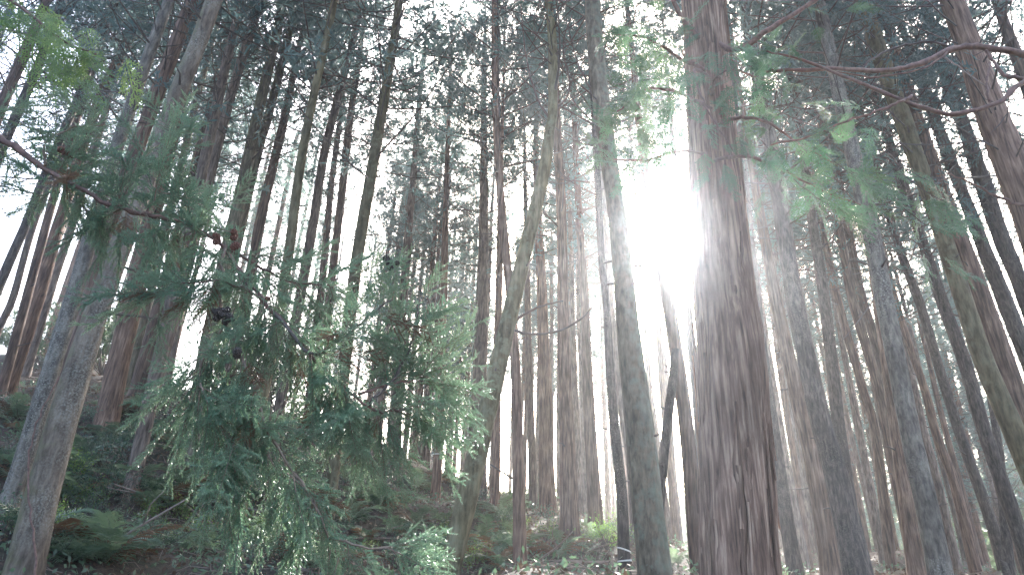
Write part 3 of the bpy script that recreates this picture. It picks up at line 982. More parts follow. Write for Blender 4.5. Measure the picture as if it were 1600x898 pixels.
def make_spray(seed, L=.40, sides=20, hang=False):
    rs = np.random.default_rng(seed)
    g, st_ = Geo(), Geo()
    t = np.linspace(0, 1, 12)[:, None]
    cv = rs.normal(0, .05, 3)
    main = np.array([0, 1, 0]) * t * L + np.array([cv[0], 0, -.05 + cv[2]]) * t ** 2 * L * 2
    st_.tube(main, np.linspace(.0036, .0011, 12), 3, cap=False)
    needles(g, main[2:], .0032, .018, .0026, rs)
    for k in range(sides):
        tt = .08 + .86 * (k + rs.random() * .6) / sides
        b = np.array([np.interp(tt, t[:, 0], main[:, i]) for i in range(3)])
        sg = 1 if k % 2 else -1
        an = math.radians(rs.uniform(28, 55) * (.6 if hang else 1))
        az = rs.normal(0, 1.0 if hang else .45)
        d = np.array([sg * math.sin(an) * math.cos(az), math.cos(an), math.sin(an) * math.sin(az)])
        l2 = (.16 if not hang else .13) * (1 - .65 * tt) * rs.uniform(.6, 1.3)
        u = np.linspace(0, 1, 6)[:, None]
        p = b + d * u * l2 + np.array([0, .25, -.15 * rs.random()]) * u ** 2 * l2
        needles(g, p, .0031, .017, .0026, rs)
        st_.tube(p, np.linspace(.0014, .0006, 6), 3, cap=False)
        for q_ in range(2 if l2 > .08 else 0):
            uu = rs.uniform(.25, .7)
            b2 = np.array([np.interp(uu, u[:, 0], p[:, i]) for i in range(3)])
            d2 = unit(d + rs.normal(0, .5, 3))
            p2 = b2 + d2 * np.linspace(0, 1, 4)[:, None] * l2 * .45
            needles(g, p2, .0032, .015, .0026, rs)
    mt = g.mesh('needles')
    # stems inside the needles share the mesh as a second material
    nv, nt_ = len(mt.vertices), len(mt.polygons)
    V = np.concatenate(g.v + [np.concatenate(st_.v)])
    Tt = np.concatenate(g.t)
    Q = np.concatenate(st_.q) + nv
    me = mesh_np('foliage_spray', V, Tt, Q)
    me.materials.append(LEAF['cedar'])
    me.materials.append(M_TWIG)
    idx = np.zeros(len(me.polygons), np.int32)
    idx[len(Tt):] = 1
    me.polygons.foreach_set('material_index', idx)
    bpy.data.meshes.remove(mt)
    return me


SPRAYS = [make_spray(400 + k) for k in range(5)]
HANGS = [make_spray(420 + k, L=.48, sides=22, hang=True) for k in range(4)]


def make_fan(seed, L=.34):
    rs = np.random.default_rng(seed)
    g = Geo()

    def blade(p, d, n_, l, w):
        s = unit(np.cross(d, n_))
        g.add([p - s * w * .6, p + s * w * .6, p + d * l * .6 + s * w, p + d * l, p + d * l * .6 - s * w], [(0, 1, 2), (0, 2, 4), (2, 3, 4)])
    N = 20
    for k in range(N):
        t = (k + .5) / N
        sg = 1 if k % 2 else -1
        p = np.array([0, t * L, -.09 * t * t])
        an = math.radians(rs.uniform(38, 55))
        d = unit([sg * math.sin(an), math.cos(an), rs.normal(-.08, .12)])
        l2 = .15 * (1 - .72 * t) * rs.uniform(.75, 1.2)
        blade(p, d, np.array([0, 0, 1.]), l2, .0035)
        ns = int(l2 / .0125)
        for j in range(ns):
            u = (j + .7) / ns
            q = p + d * u * l2 + np.array([0, 0, -.10]) * u * u * l2
            a2 = math.radians(rs.uniform(30, 50)) * (1 if j % 2 else -1)
            c_, s_ = math.cos(a2), math.sin(a2)
            d2 = unit([d[0] * c_ - d[1] * s_, d[0] * s_ + d[1] * c_, d[2] + rs.normal(-.05, .15)])
            blade(q, d2, np.array([0, 0, 1.]) + rs.normal(0, .25, 3), .045 * (1 - .5 * u) * rs.uniform(.7, 1.2), .0042)
    blade(np.array([0, 0, 0.]), np.array([0, 1., -.2]), np.array([0, 0, 1.]), L, .004)
    return g.mesh('foliage_spray')


FANS = [make_fan(450 + k) for k in range(5)]
FANS_SUNNY = [make_fan(470 + k) for k in range(3)]
DEAD_SPRAYS = []
for _k in range(2):
    _m = SPRAYS[_k].copy()
    _m.materials[0] = LEAF['dead']
    DEAD_SPRAYS.append(_m)


def root_empty(name, loc, label, cat, group=None):
    o = bpy.data.objects.new(name, None)
    col.objects.link(o)
    o.location = [float(c) for c in loc]
    return tag(o, label, cat, group)


def limb(parent, base, pix, radii, name='limb', mat=None, n=24, sides=8, seed=0):
    """branch through spots of the photograph (u, v, Y); returns world polyline"""
    P = spline(np.array([at(*p) for p in pix]), n)
    r_ = np.random.default_rng(seed)
    P = P + r_.normal(0, .004, P.shape)
    R_ = np.interp(np.linspace(0, 1, n), np.linspace(0, 1, len(radii)), radii) * r_.uniform(.82, 1.2, n)
    g = Geo()
    g.tube(P - base, R_, sides)
    me = g.mesh(name, smooth=True)
    o = obj(name, me, mat or M_LIMB, parent)
    return P, o


def along(P, t):
    s = t * (len(P) - 1)
    i = min(int(s), len(P) - 2)
    return P[i] + (P[i + 1] - P[i]) * (s - i), unit(P[i + 1] - P[i])


def sprays(parent, base, P, n, lib, mat, rs, mode, t0=0, t1=1, sc=(.55, .95), spread=.014, tang=.6, down=.4, noise=.5):
    for k in range(n):
        b, tg = along(P, t0 + (t1 - t0) * (k + rs.random()) / n)
        if mode == 'hang':
            d = unit(np.array([0, 0, -1.0]) + rs.normal(0, .22, 3) + tg * .25)
        elif mode == 'side':
            sd_ = unit(np.cross(tg, [0, -1, 0])) * (1 if k % 2 else -1)
            d = unit(tg * tang + sd_ * .7 + rs.normal(0, noise * .5, 3) + np.array([0, 0, -down * .4]))
        else:
            d = unit(tg * tang + rs.normal(0, noise, 3) + np.array([0, 0, -down]))
        o = obj('foliage_spray', lib[rs.integers(len(lib))], mat, parent,
                mw=frame(b - base + rs.normal(0, spread, 3), d, rs.uniform(-.7, .7) if mode != 'hang' else rs.uniform(-3, 3), rs.uniform(*sc), ydir=(0, -.75, .65)))


# ---- foreground cedar: stands outside the left border and reaches in with one long drooping limb
rs = np.random.default_rng(77)
fb = at(-420, 300, 2.5)
fb = np.array([fb[0], fb[1], gz(fb[0], fb[1])])
fc = root_empty('cedar_tree', fb, 'nearest cedar, its green drooping sprays and brown cones hang in from the left', 'tree')
_h = np.linspace(0, 9, 12)
_ax = np.stack([0 * _h, 0 * _h, _h - .2], -1)
obj('trunk', trunk_mesh(_ax, np.linspace(.16, .05, 12), 24, .1, 99, .1), BARK['cedar'], fc)
P0, _ = limb(fc, fb, [(-420, 60, 2.5), (-220, 120, 2.5), (-80, 180, 2.55), (0, 216, 2.6), (70, 262, 2.6), (110, 286, 2.6), (180, 322, 2.6), (240, 338, 2.62), (290, 348, 2.65), (352, 386, 2.65)], [.022, .017, .011, .010, .008], n=50, seed=1)
sprays(fc, fb, P0, 40, SPRAYS, None, rs, 'any', .30, 1, tang=.3, down=-.3, noise=.75, sc=(.6, 1.0), spread=.05)
sprays(fc, fb, P0, 16, HANGS, None, rs, 'hang', .5, 1, sc=(.6, .95))
P1, _ = limb(fc, fb, [(352, 386, 2.65), (380, 430, 2.62), (430, 490, 2.6), (500, 570, 2.6), (550, 615, 2.62), (600, 645, 2.7), (665, 625, 2.75)], [.010, .007, .004], 'branchlet', n=30, seed=2)
sprays(fc, fb, P1, 40, SPRAYS, None, rs, 'any', .1, 1, tang=.5, down=.45, noise=.6)
sprays(fc, fb, P1, 18, HANGS, None, rs, 'hang', .2, .85, sc=(.6, .95))
P2, _ = limb(fc, fb, [(352, 386, 2.65), (343, 440, 2.6), (346, 490, 2.55), (378, 555, 2.5), (400, 620, 2.48), (430, 690, 2.45), (480, 770, 2.45), (515, 840, 2.45)], [.008, .006, .0035], 'branchlet', M_TWIG, n=30, seed=3)
sprays(fc, fb, P2, 30, HANGS, None, rs, 'hang', .35, 1, spread=.035)
sprays(fc, fb, P2, 12, SPRAYS, None, rs, 'any', .45, .9, tang=.4, down=.6, noise=.7)
P3, _ = limb(fc, fb, [(378, 470, 2.6), (330, 540, 2.5), (310, 600, 2.48), (345, 660, 2.45), (380, 730, 2.45)], [.006, .003], 'branchlet', M_TWIG, n=20, seed=4)
sprays(fc, fb, P3, 20, HANGS, None, rs, 'hang', .1, .95, spread=.03, sc=(.6, 1))
sprays(fc, fb, P3, 10, SPRAYS, None, rs, 'any', .1, .9, tang=.3, down=.4, noise=.8)
P4, _ = limb(fc, fb, [(430, 490, 2.6), (490, 552, 2.55), (540, 520, 2.6), (612, 468, 2.65)], [.007, .005, .003], 'branchlet', M_BRANCH, n=20, seed=5)
sprays(fc, fb, P4, 9, SPRAYS, None, rs, 'side', .3, 1, sc=(.5, .8))
P5, _ = limb(fc, fb, [(575, 630, 2.65), (620, 585, 2.7), (645, 530, 2.75), (655, 470, 2.8)], [.006, .003], 'branchlet', M_BRANCH, n=20, seed=6)
sprays(fc, fb, P5, 14, SPRAYS, None, rs, 'side', .2, 1, sc=(.5, .85), tang=.9, down=-.2)
P6, _ = limb(fc, fb, [(560, 615, 2.62), (610, 600, 2.7), (655, 590, 2.75), (690, 575, 2.8)], [.006, .003], 'branchlet', n=16, seed=7)
sprays(fc, fb, P6, 16, SPRAYS, None, rs, 'any', .1, 1, tang=.7, down=.35)
P7, _ = limb(fc, fb, [(352, 386, 2.65), (420, 425, 2.7), (470, 445, 2.75), (540, 435, 2.8)], [.007, .003], 'branchlet', n=16, seed=8)
sprays(fc, fb, P7, 16, SPRAYS, None, rs, 'any', .1, 1, tang=.7, down=.25)
P8, _ = limb(fc, fb, [(430, 490, 2.6), (380, 450, 2.55), (300, 440, 2.5), (240, 470, 2.48)], [.005, .003], 'branchlet', n=16, seed=9)
sprays(fc, fb, P8, 13, SPRAYS, None, rs, 'any', .2, 1, tang=.6, down=.35)
P9, _ = limb(fc, fb, [(515, 840, 2.45), (560, 850, 2.4), (610, 855, 2.4), (650, 845, 2.4)], [.004, .002], 'branchlet', M_TWIG, n=12, seed=10)
sprays(fc, fb, P9, 7, SPRAYS, None, rs, 'any', .2, 1, tang=.8, down=.2, sc=(.5, .8))
P11, _ = limb(fc, fb, [(180, 322, 2.6), (205, 270, 2.6), (250, 225, 2.65), (305, 200, 2.7)], [.006, .003], 'branchlet', M_TWIG, n=14, seed=12)
sprays(fc, fb, P11, 15, SPRAYS, None, rs, 'any', .1, 1, tang=.4, down=-.1, noise=.7, sc=(.4, .75))
P12, _ = limb(fc, fb, [(70, 262, 2.6), (70, 225, 2.6), (110, 200, 2.65), (165, 195, 2.7)], [.006, .003], 'branchlet', M_TWIG, n=14, seed=13)
sprays(fc, fb, P12, 13, SPRAYS, None, rs, 'any', .1, 1, tang=.4, down=-.1, noise=.7, sc=(.4, .75))
for _P in (P0, P1, P2, P4, P8):
    sprays(fc, fb, _P, 3, DEAD_SPRAYS, None, rs, 'any', .4, .95, tang=.4, down=.5, noise=.6, sc=(.4, .7))
# upper left corner: a higher limb of the same tree
P10, _ = limb(fc, fb, [(-420, -260, 2.9), (-200, -140, 3.0), (-60, -50, 3.1), (30, 10, 3.1), (90, 60, 3.1), (150, 85, 3.1)], [.02, .012, .005], n=24, seed=11)
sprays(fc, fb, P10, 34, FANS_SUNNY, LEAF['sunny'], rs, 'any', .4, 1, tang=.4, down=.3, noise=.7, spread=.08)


def cone_mesh(seed, n=26, r=.011):
    rs_ = np.random.default_rng(seed)
    g = Geo()
    for k in range(n):
        z = 1 - 2 * (k + .5) / n
        a = k * 2.4
        d = np.array([math.sqrt(1 - z * z) * math.cos(a), math.sqrt(1 - z * z) * math.sin(a), z])
        s1 = unit(np.cross(d, [.3, .2, .9]))
        s2 = np.cross(d, s1)
        w = r * .42
        c = d * r
        g.add([c - s1 * w, c - s2 * w, c + s1 * w, c + s2 * w, d * r * 1.38 + s2 * w * .5, d * r * .4], [(0, 1, 4), (1, 2, 4), (2, 3, 4), (3, 0, 4), (1, 0, 5), (2, 1, 5), (3, 2, 5), (0, 3, 5)])
    return g.mesh('cone')


CONES = [cone_mesh(k) for k in range(3)]
CONES_OLD = [cone_mesh(k + 5) for k in range(3)]
for (u, v, Y, n, old) in ((340, 372, 2.58, 5, 0), (366, 368, 2.58, 3, 0), (370, 378, 2.57, 2, 0), (345, 487, 2.5, 8, 1), (355, 497, 2.5, 5, 1), (375, 556, 2.45, 3, 1), (413, 471, 2.55, 1, 0), (609, 411, 2.7, 5, 1), (104, 238, 2.55, 3, 0)):
    p = at(u, v, Y)
    for k in range(n):
        obj('cone', (CONES_OLD if old else CONES)[rs.integers(3)], M_CONE_OLD if old else M_CONE, fc,
            mw=Matrix.Translation(Vector(p - fb + rs.normal(0, .012, 3))) @ Matrix.Rotation(rs.random() * 6, 4, 'X') @ Matrix.Scale(rs.uniform(.8, 1.3), 4))

# ---- foliage and limbs of the thick cedar
bb = big_base
LB = [limb(big_root, bb, [(1108, 62, 5.7), (1150, 78, 5.5), (1200, 48, 5.3), (1275, 0, 5.2), (1330, -50, 5.1)], [.035, .028, .018], seed=20)[0],
      limb(big_root, bb, [(1092, 60, 5.6), (1066, 30, 5.5), (1050, -5, 5.4), (1030, -60, 5.3)], [.03, .02], seed=21)[0],
      limb(big_root, bb, [(1105, 110, 5.6), (1060, 90, 5.3), (1010, 60, 5.0), (960, 55, 4.9)], [.022, .008], seed=22)[0],
      limb(big_root, bb, [(1112, 170, 5.6), (1060, 145, 5.2), (1010, 140, 5.0), (965, 175, 4.9)], [.02, .006], seed=23)[0],
      limb(big_root, bb, [(1115, 200, 5.6), (1150, 185, 5.2), (1195, 190, 5.0), (1250, 225, 4.9), (1310, 260, 4.9)], [.022, .006], seed=24)[0],
      limb(big_root, bb, [(1118, 250, 5.5), (1170, 245, 5.1), (1230, 270, 4.95), (1290, 300, 4.9), (1345, 320, 4.9)], [.018, .005], seed=25)[0],
      limb(big_root, bb, [(1112, 150, 5.6), (1120, 120, 5.2), (1150, 110, 5.0), (1200, 130, 4.9)], [.018, .006], seed=26)[0],
      limb(big_root, bb, [(1105, 240, 5.6), (1060, 236, 5.4), (1010, 250, 5.3), (952, 248, 5.3)], [.014, .008], seed=27)[0],
      limb(big_root, bb, [(1108, 120, 5.6), (1085, 110, 5.2), (1100, 160, 5.0), (1145, 235, 4.95)], [.016, .005], seed=28)[0]]
for k, (P, n) in enumerate(zip(LB, (12, 6, 32, 36, 12, 12, 14, 28, 14))):
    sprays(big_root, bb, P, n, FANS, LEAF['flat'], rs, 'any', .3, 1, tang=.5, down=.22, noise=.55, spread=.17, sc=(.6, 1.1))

# ---- overhanging tree outside the right border: bare limbs sweep in
ob = at(1850, 300, 4.4)
ob = np.array([ob[0], ob[1], gz(ob[0], ob[1])])
ot = root_empty('cypress_tree', ob, 'near cypress reaching bare reddish limbs in from the right border', 'tree')
_h = np.linspace(0, 10, 12)
_ax = np.stack([-.05 * _h, 0 * _h, _h - .2], -1)
obj('trunk', trunk_mesh(_ax, np.linspace(.2, .06, 12), 24, .1, 98, .1), BARK['cedar'], ot)
LO = [limb(ot, ob, [(1830, 190, 4.4), (1700, 120, 4.35), (1600, 86, 4.3), (1540, 75, 4.3), (1492, 76, 4.3), (1440, 98, 4.28), (1385, 110, 4.25), (1290, 108, 4.2), (1225, 110, 4.2), (1195, 112, 4.2)], [.034, .03, .026, .018, .010], n=50, seed=30)[0],
      limb(ot, ob, [(1830, 60, 4.2), (1700, 80, 4.2), (1600, 128, 4.15), (1560, 160, 4.15), (1490, 178, 4.15), (1440, 168, 4.15), (1390, 148, 4.15), (1330, 124, 4.15), (1262, 97, 4.15), (1195, 78, 4.15)], [.024, .02, .017, .013, .008], n=50, seed=31)[0],
      limb(ot, ob, [(1424, 149, 4.14), (1405, 160, 4.1), (1370, 174, 4.1), (1320, 190, 4.1), (1270, 212, 4.1), (1205, 226, 4.1)], [.011, .010, .007], 'branchlet', n=30, seed=32)[0],
      limb(ot, ob, [(1500, 78, 4.3), (1450, 66, 4.35), (1410, 72, 4.4), (1370, 88, 4.4), (1345, 108, 4.4)], [.012, .008], 'branchlet', M_BRANCH, n=24, seed=33)[0],
      limb(ot, ob, [(1480, 84, 4.28), (1440, 108, 4.26), (1390, 118, 4.25), (1350, 120, 4.25), (1290, 108, 4.2)], [.008, .006], 'branchlet', n=24, seed=34)[0],
      limb(ot, ob, [(1830, 210, 4.4), (1700, 160, 4.3), (1600, 125, 4.25), (1570, 118, 4.25), (1552, 95, 4.3), (1540, 78, 4.3)], [.02, .012], n=24, seed=35)[0],
      limb(ot, ob, [(1478, 90, 4.27), (1505, 110, 4.2), (1538, 134, 4.15)], [.007, .004], 'branchlet', M_DEADTWIG, n=12, seed=36)[0],
      limb(ot, ob, [(1545, 158, 4.13), (1541, 130, 4.13), (1548, 98, 4.13)], [.010, .006], 'branchlet', n=12, seed=37)[0],
      limb(ot, ob, [(1830, 330, 4.4), (1700, 340, 4.4), (1600, 322, 4.4), (1560, 308, 4.4), (1510, 282, 4.4), (1480, 272, 4.4)], [.014, .010, .005], n=24, seed=38)[0]]
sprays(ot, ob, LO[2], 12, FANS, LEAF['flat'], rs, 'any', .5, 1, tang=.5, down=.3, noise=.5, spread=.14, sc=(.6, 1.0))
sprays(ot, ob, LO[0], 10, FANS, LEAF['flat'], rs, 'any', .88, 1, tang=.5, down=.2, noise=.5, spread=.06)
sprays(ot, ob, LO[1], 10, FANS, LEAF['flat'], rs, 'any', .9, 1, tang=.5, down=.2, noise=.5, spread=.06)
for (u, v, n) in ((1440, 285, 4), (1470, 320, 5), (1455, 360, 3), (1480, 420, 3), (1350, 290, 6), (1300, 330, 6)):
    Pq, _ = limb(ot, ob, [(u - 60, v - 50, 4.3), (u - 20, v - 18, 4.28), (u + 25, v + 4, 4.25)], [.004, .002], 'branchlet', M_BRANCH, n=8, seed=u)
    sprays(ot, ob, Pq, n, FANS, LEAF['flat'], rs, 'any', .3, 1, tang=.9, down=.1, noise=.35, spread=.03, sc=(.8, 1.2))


# ---- long arching bare branches that show against the sky on nearer boles
def arch(key, paths, Y, r=(.014, .005)):
    root, b = next(v for k, v in TREES.items() if k.startswith(key))
    for i, pts in enumerate(paths):
        n_ = len(pts)
        limb(root, b, [(u, v, Y + (j / (n_ - 1)) * ((-1) ** i) * .7) for j, (u, v) in enumerate(pts)], r, 'limb', M_BRANCH, n=14, sides=5, seed=i + n_ * 7)


arch('straight olive trunk with yellow', [[(607, 130), (650, 118), (690, 85), (725, 40), (740, 0)], [(604, 138), (640, 140), (680, 105), (712, 55)], [(606, 108), (590, 70), (584, 20), (583, -20)], [(612, 62), (660, 55), (700, 20)],
                                         [(605, 100), (575, 88), (548, 85), (520, 92)], [(614, 45), (580, 35), (545, 15)], [(609, 90), (640, 60), (650, 20)]], 10.6, (.015, .005))
arch('olive trunk whose base', [[(487, 150), (520, 120), (548, 75), (560, 20)], [(490, 140), (470, 105), (440, 90)], [(500, 90), (535, 60), (560, 10)], [(484, 165), (450, 175), (425, 160)]], 9.6, (.013, .004))
arch('grey trunk left of the straight', [[(535, 140), (570, 130), (600, 110)], [(540, 110), (580, 92), (612, 95)], [(528, 165), (500, 120), (490, 60)]], 15, (.016, .006))
arch('greenish trunk at top', [[(440, 95), (470, 82), (505, 75)], [(430, 140), (465, 145), (500, 160)], [(445, 75), (425, 40), (400, 20)]], 14, (.014, .005))
arch('broad hazy trunk directly', [[(757, 215), (725, 190), (700, 150), (690, 110)], [(756, 280), (720, 250), (690, 200)], [(757, 175), (790, 140), (810, 90)]], 18.3, (.016, .006))
arch('olive tree leaning', [[(862, 190), (838, 150), (822, 90), (815, 20), (810, -20)], [(866, 150), (875, 90), (872, 30), (868, -10)], [(862, 178), (890, 140), (880, 70), (895, 20)], [(800, 515), (830, 522), (870, 518), (905, 500), (925, 480)], [(806, 500), (840, 480), (880, 470)]], 8.3, (.022, .009))
arch('near bumpy trunk', [[(938, 165), (920, 135), (900, 90), (885, 30)], [(934, 110), (950, 60), (965, 10)], [(945, 205), (905, 170), (880, 130)]], 7.5, (.018, .006))
arch('smooth pale tan', [[(1450, 300), (1480, 270), (1510, 240)], [(1440, 260), (1455, 200), (1470, 150)]], 10.3)
arch('white-spotted', [[(1345, 330), (1380, 320), (1420, 330)], [(1375, 450), (1350, 490), (1310, 535), (1275, 530)], [(1330, 230), (1290, 225), (1250, 250)]], 8.8, (.010, .004))


# ------------------------------------------------------------------ ferns
def make_frond(seed, L=.75, n=22):
    rs = np.random.default_rng(seed)
    g = Geo()
    t = np.linspace(0, 1, 14)
    y = L * (t - .12 * t ** 2)
    z = L * (.42 * t - .62 * t ** 2.2)
    mid = np.stack([0 * t + rs.normal(0, .02) * t ** 2, y, z], -1)
    g.tube(mid, np.linspace(.004, .0012, 14), 3, cap=False)
    for k in range(n):
        tt = .16 + .83 * k / (n - 1)
        b = np.array([np.interp(tt, t, mid[:, i]) for i in range(3)])
        l = .21 * L * 1.25 * math.sin(math.pi * (.12 + .88 * (1 - tt)) ** .8 * .62) * rs.uniform(.85, 1.1) + .01
        for sg in (-1, 1):
            d = unit([sg, .42 + .5 * tt, -.10 + rs.normal(0, .10)])
            wv = np.array([0, 1., 0]) * .013 * (1.1 - .4 * tt)
            e = b + d * l + np.array([0, 0, -.18 * l])
            mp = b + d * l * .55
            # saw-edged pinna: three lobes either side
            v = [b, b + d * l * .12 + wv, b + d * l * .3 + wv * .55, b + d * l * .38 + wv * .95, mp + wv * .45, mp + d * l * .12 + wv * .7, e,
                 mp + d * l * .12 - wv * .7, mp - wv * .45, b + d * l * .38 - wv * .95, b + d * l * .3 - wv * .55, b + d * l * .12 - wv]
            g.add(v, [(0, 2, 1), (0, 10, 2), (0, 11, 10), (2, 4, 3), (2, 8, 4), (2, 10, 8), (10, 9, 8), (4, 6, 5), (4, 8, 6), (8, 7, 6)])
    return g.mesh('frond')


FRONDS = [make_frond(500 + k) for k in range(4)]
DEADFROND = make_frond(510)


def fern(p, s, rs, label, group=None, bare=False):
    r = root_empty('fern', p, label, 'fern', group)
    n = int(rs.integers(7, 11))
    a0 = rs.random() * 6.28
    for k in range(n):
        a = a0 + k * 6.28 / n + rs.normal(0, .2)
        e = math.radians(rs.uniform(8, 48))
        d = np.array([math.cos(a) * math.cos(e), math.sin(a) * math.cos(e), math.sin(e)])
        dead = rs.random() < .18
        obj('frond', DEADFROND if dead else FRONDS[rs.integers(4)], LEAF['dead'] if dead else LEAF['fern'], r, mw=frame((0, 0, .02), d, rs.normal(0, .2), s * rs.uniform(.75, 1.15)))
    return r


rs = np.random.default_rng(88)
NAMED_FERNS = [(105, 860, 1.35, 'big dark fern at lower left right of the lichen trunk foot'), (165, 885, 1.2, 'fern with long fronds cut by the bottom border near the lichen trunk'),
               (135, 725, 1.2, 'fern on the bank right above the lichen trunk, left of knotty trunk'), (20, 735, 1.2, 'fern at the left border behind the lichen trunks'),
               (10, 660, 1.0, 'pale fern high at the left border'), (655, 770, 1.5, 'large pale sunlit fern clump left of the leaning tree'),
               (615, 795, 1.3, 'pale fern clump under the foreground spray tips, left of the largest one'), (715, 745, 1.0, 'small fern at the foot of the white-banded trunk'),
               (272, 800, .8, 'small grey-green fern in the middle of the dark bank'), (760, 850, 1.0, 'fern right of the leaning tree foot'),
               (665, 862, .9, 'yellow-green fern left of the leaning tree foot'), (1050, 885, .8, 'bright little fern between lichen trunk and thick cedar'),
               (440, 880, 1.1, 'fern with arching fronds at the bottom under the hanging sprays')]
for (u, v, s, lb) in NAMED_FERNS:
    p = hit(u, v)
    if p is not None:
        fern(p, s, rs, lb)
spots = []
tries = 0
while len(spots) < 90 and tries < 900:
    tries += 1
    k = len(spots)
    u, v = (rs.uniform(0, 1060), rs.uniform(640, 895)) if k % 2 else ((rs.uniform(540, 1000), rs.uniform(720, 895)) if k % 4 else (rs.uniform(0, 360), rs.uniform(660, 895)))
    p = hit(u, v)
    if p is None or p[1] > 24 or math.hypot(p[0] - LANDMARKS[7][1][0], p[1] - LANDMARKS[7][1][1] + .6) < 1.3:
        continue
    spots.append(p)
for p, lb in zip(spots, place_labels(spots, 'low fern')):
    fern(p, rs.uniform(.55, 1.1), rs, lb, 'ferns scattered over the bank')


# ------------------------------------------------------------------ shrubs
def make_shrub(seed, R=.55, Hh=.8, n=520, lw=(.055, .024)):
    rs = np.random.default_rng(seed)
    wd, fo = Geo(), Geo()
    tips = []
    for k in range(14):
        a = rs.random() * 6.28
        e = rs.uniform(.5, 1.3)
        l = rs.uniform(.5, 1.0)
        d = np.array([math.cos(a) * math.cos(e) * R / .5, math.sin(a) * math.cos(e) * R / .5, math.sin(e) * Hh / .8])
        p = np.array([d * 0, d * l * .45 + rs.normal(0, .03, 3), d * l * .8 + rs.normal(0, .04, 3)])
        p[0] *= 0
        wd.tube(p, [.010, .006, .003], 4, cap=False)
        tips += [p[1] + (p[2] - p[1]) * q for q in (.2, .5, .8, 1.0)]
    tips = np.array(tips)
    c = tips[rs.integers(len(tips), size=n)] + rs.normal(0, .075, (n, 3))
    c[:, 2] = np.abs(c[:, 2])
    dirs = rs.normal(0, 1, (n, 3)) + np.array([0, 0, .3])
    blades(fo, c, dirs, lw[0], lw[1], rs)
    return wd.mesh('stem'), fo.mesh('foliage')


SHRUBS = [make_shrub(600 + k) for k in range(4)]
TALLS = [make_shrub(620 + k, R=.9, Hh=1.7, n=1500, lw=(.10, .04)) for k in range(3)]


def shrub(p, s, rs, label, lib=SHRUBS, mat='shrub', group=None):
    r = root_empty('shrub', p, label, 'shrub', group)
    r.rotation_euler = (0, 0, rs.random() * 6.28)
    r.scale = (s, s, s * rs.uniform(.85, 1.2))
    w, f = lib[rs.integers(len(lib))]
    tag(obj('stem', w, M_BRANCH, r), kind='stuff')
    tag(obj('foliage', f, LEAF[mat], r), kind='stuff')


for (u, v, s, lb, mt) in [(165, 790, 1.0, 'glossy evergreen shrub on the bank left of the knotty pinkish trunk', 'shrub'), (150, 750, .9, 'small glossy shrub behind the evergreen shrub on the left bank', 'shrub'),
                          (190, 720, .9, 'evergreen shrub at the foot of the stout brown trunk', 'shrub'), (30, 660, .9, 'yellowish leafy shrub in front of the leftmost trunks', 'fern'),
                          (120, 665, .8, 'pale brown-leaved shrub crossing the lichen trunks', 'dead'), (230, 680, 1.0, 'rounded shrub between stout brown trunk and knotty trunk', 'shrub'),
                          (690, 745, 1.1, 'pale rounded shrub beside the white-banded trunk', 'fern'), (590, 760, 1.0, 'grey-green shrub behind the hanging spray tips', 'fern'),
                          (735, 805, .9, 'shrub tucked behind the leaning tree on its left', 'shrub'), (800, 850, .8, 'shrub at the foot of the slim reddish trunk', 'shrub'),
                          (740, 893, .5, 'bright yellow-green sprout right of the leaning tree foot', 'bright'), (855, 840, .7, 'twiggy shrub left of the stout flared trunk', 'shrub'),
                          (948, 862, .8, 'twiggy shrub between flared trunk and wavy trunk', 'dead'), (300, 850, .7, 'low dark shrub on the litter left of the olive trunk base', 'shrub'),
                          (1455, 893, .5, 'bright sprout at the foot of the white-spotted trunk', 'bright')]:
    p = hit(u, v)
    if p is None:
        p = at(u, v, 8.6)
        p[2] = gz(p[0], p[1])
    shrub(p, s, rs, lb, mat=mt)
spots = sorted([(rs.uniform(-26, -7), rs.uniform(21, 34)) for k in range(26)], key=lambda p: p[0] / p[1])
for k, (x, y) in enumerate(spots):
    shrub(np.array([x, y, gz(x, y)]), rs.uniform(1.0, 2.1), rs, 'tall dim bush among the far trunks up the left slope, ' + ('leftmost' if k == 0 else ORD[k] + ' from the left'), TALLS, 'wood', 'bushes up the left slope')
spots = []
while len(spots) < 80:
    p = hit(rs.uniform(0, 1080), rs.uniform(690, 890))
    if p is None or p[1] > 23:
        continue
    spots.append(p)
for p, lb in zip(spots, place_labels(spots, 'small seedling')):
    shrub(p, rs.uniform(.35, .8), rs, lb, SHRUBS, random.choice(['shrub', 'shrub', 'fern', 'dead']), 'seedling shrubs on the bank')

# ------------------------------------------------------------------ litter, sticks, low green cover
rs = np.random.default_rng(99)
N = 34000
y = 3 + 23 * rs.random(N) ** .8
x = rs.uniform(-1.05, .8, N) * y * .95
z = ground(x, y) + .012
g = Geo()
d = rs.normal(0, 1, (N, 3)) * [1, 1, .45]
blades(g, np.stack([x, y, z + rs.uniform(0, .03, N)], -1), d, .085, .045, rs)
tag(obj('leaf_litter', g.mesh('leaf_litter'), LEAF['litter']), 'brown fallen leaves covering the forest floor', 'leaf litter', kind='stuff')
g = Geo()
N = 30000
y = 4 + 20 * rs.random(N) ** .8
x = rs.uniform(-1.05, .8, N) * y * .95
cl = np.sin(x * 1.3 + 1) * np.sin(y * 1.1) + np.sin(x * .6 - y * .9)
kp = cl > -.1
x, y = x[kp], y[kp]
z = ground(x, y) + rs.uniform(.01, .22, len(x))
d = rs.normal(0, 1, (len(x), 3)) + [0, 0, .3]
blades(g, np.stack([x, y, z], -1), d, .085, .035, rs)
tag(obj('ground_cover', g.mesh('ground_cover'), LEAF['fern']), 'low green herbs covering the forest floor', 'ground cover', kind='stuff')
g = Geo()
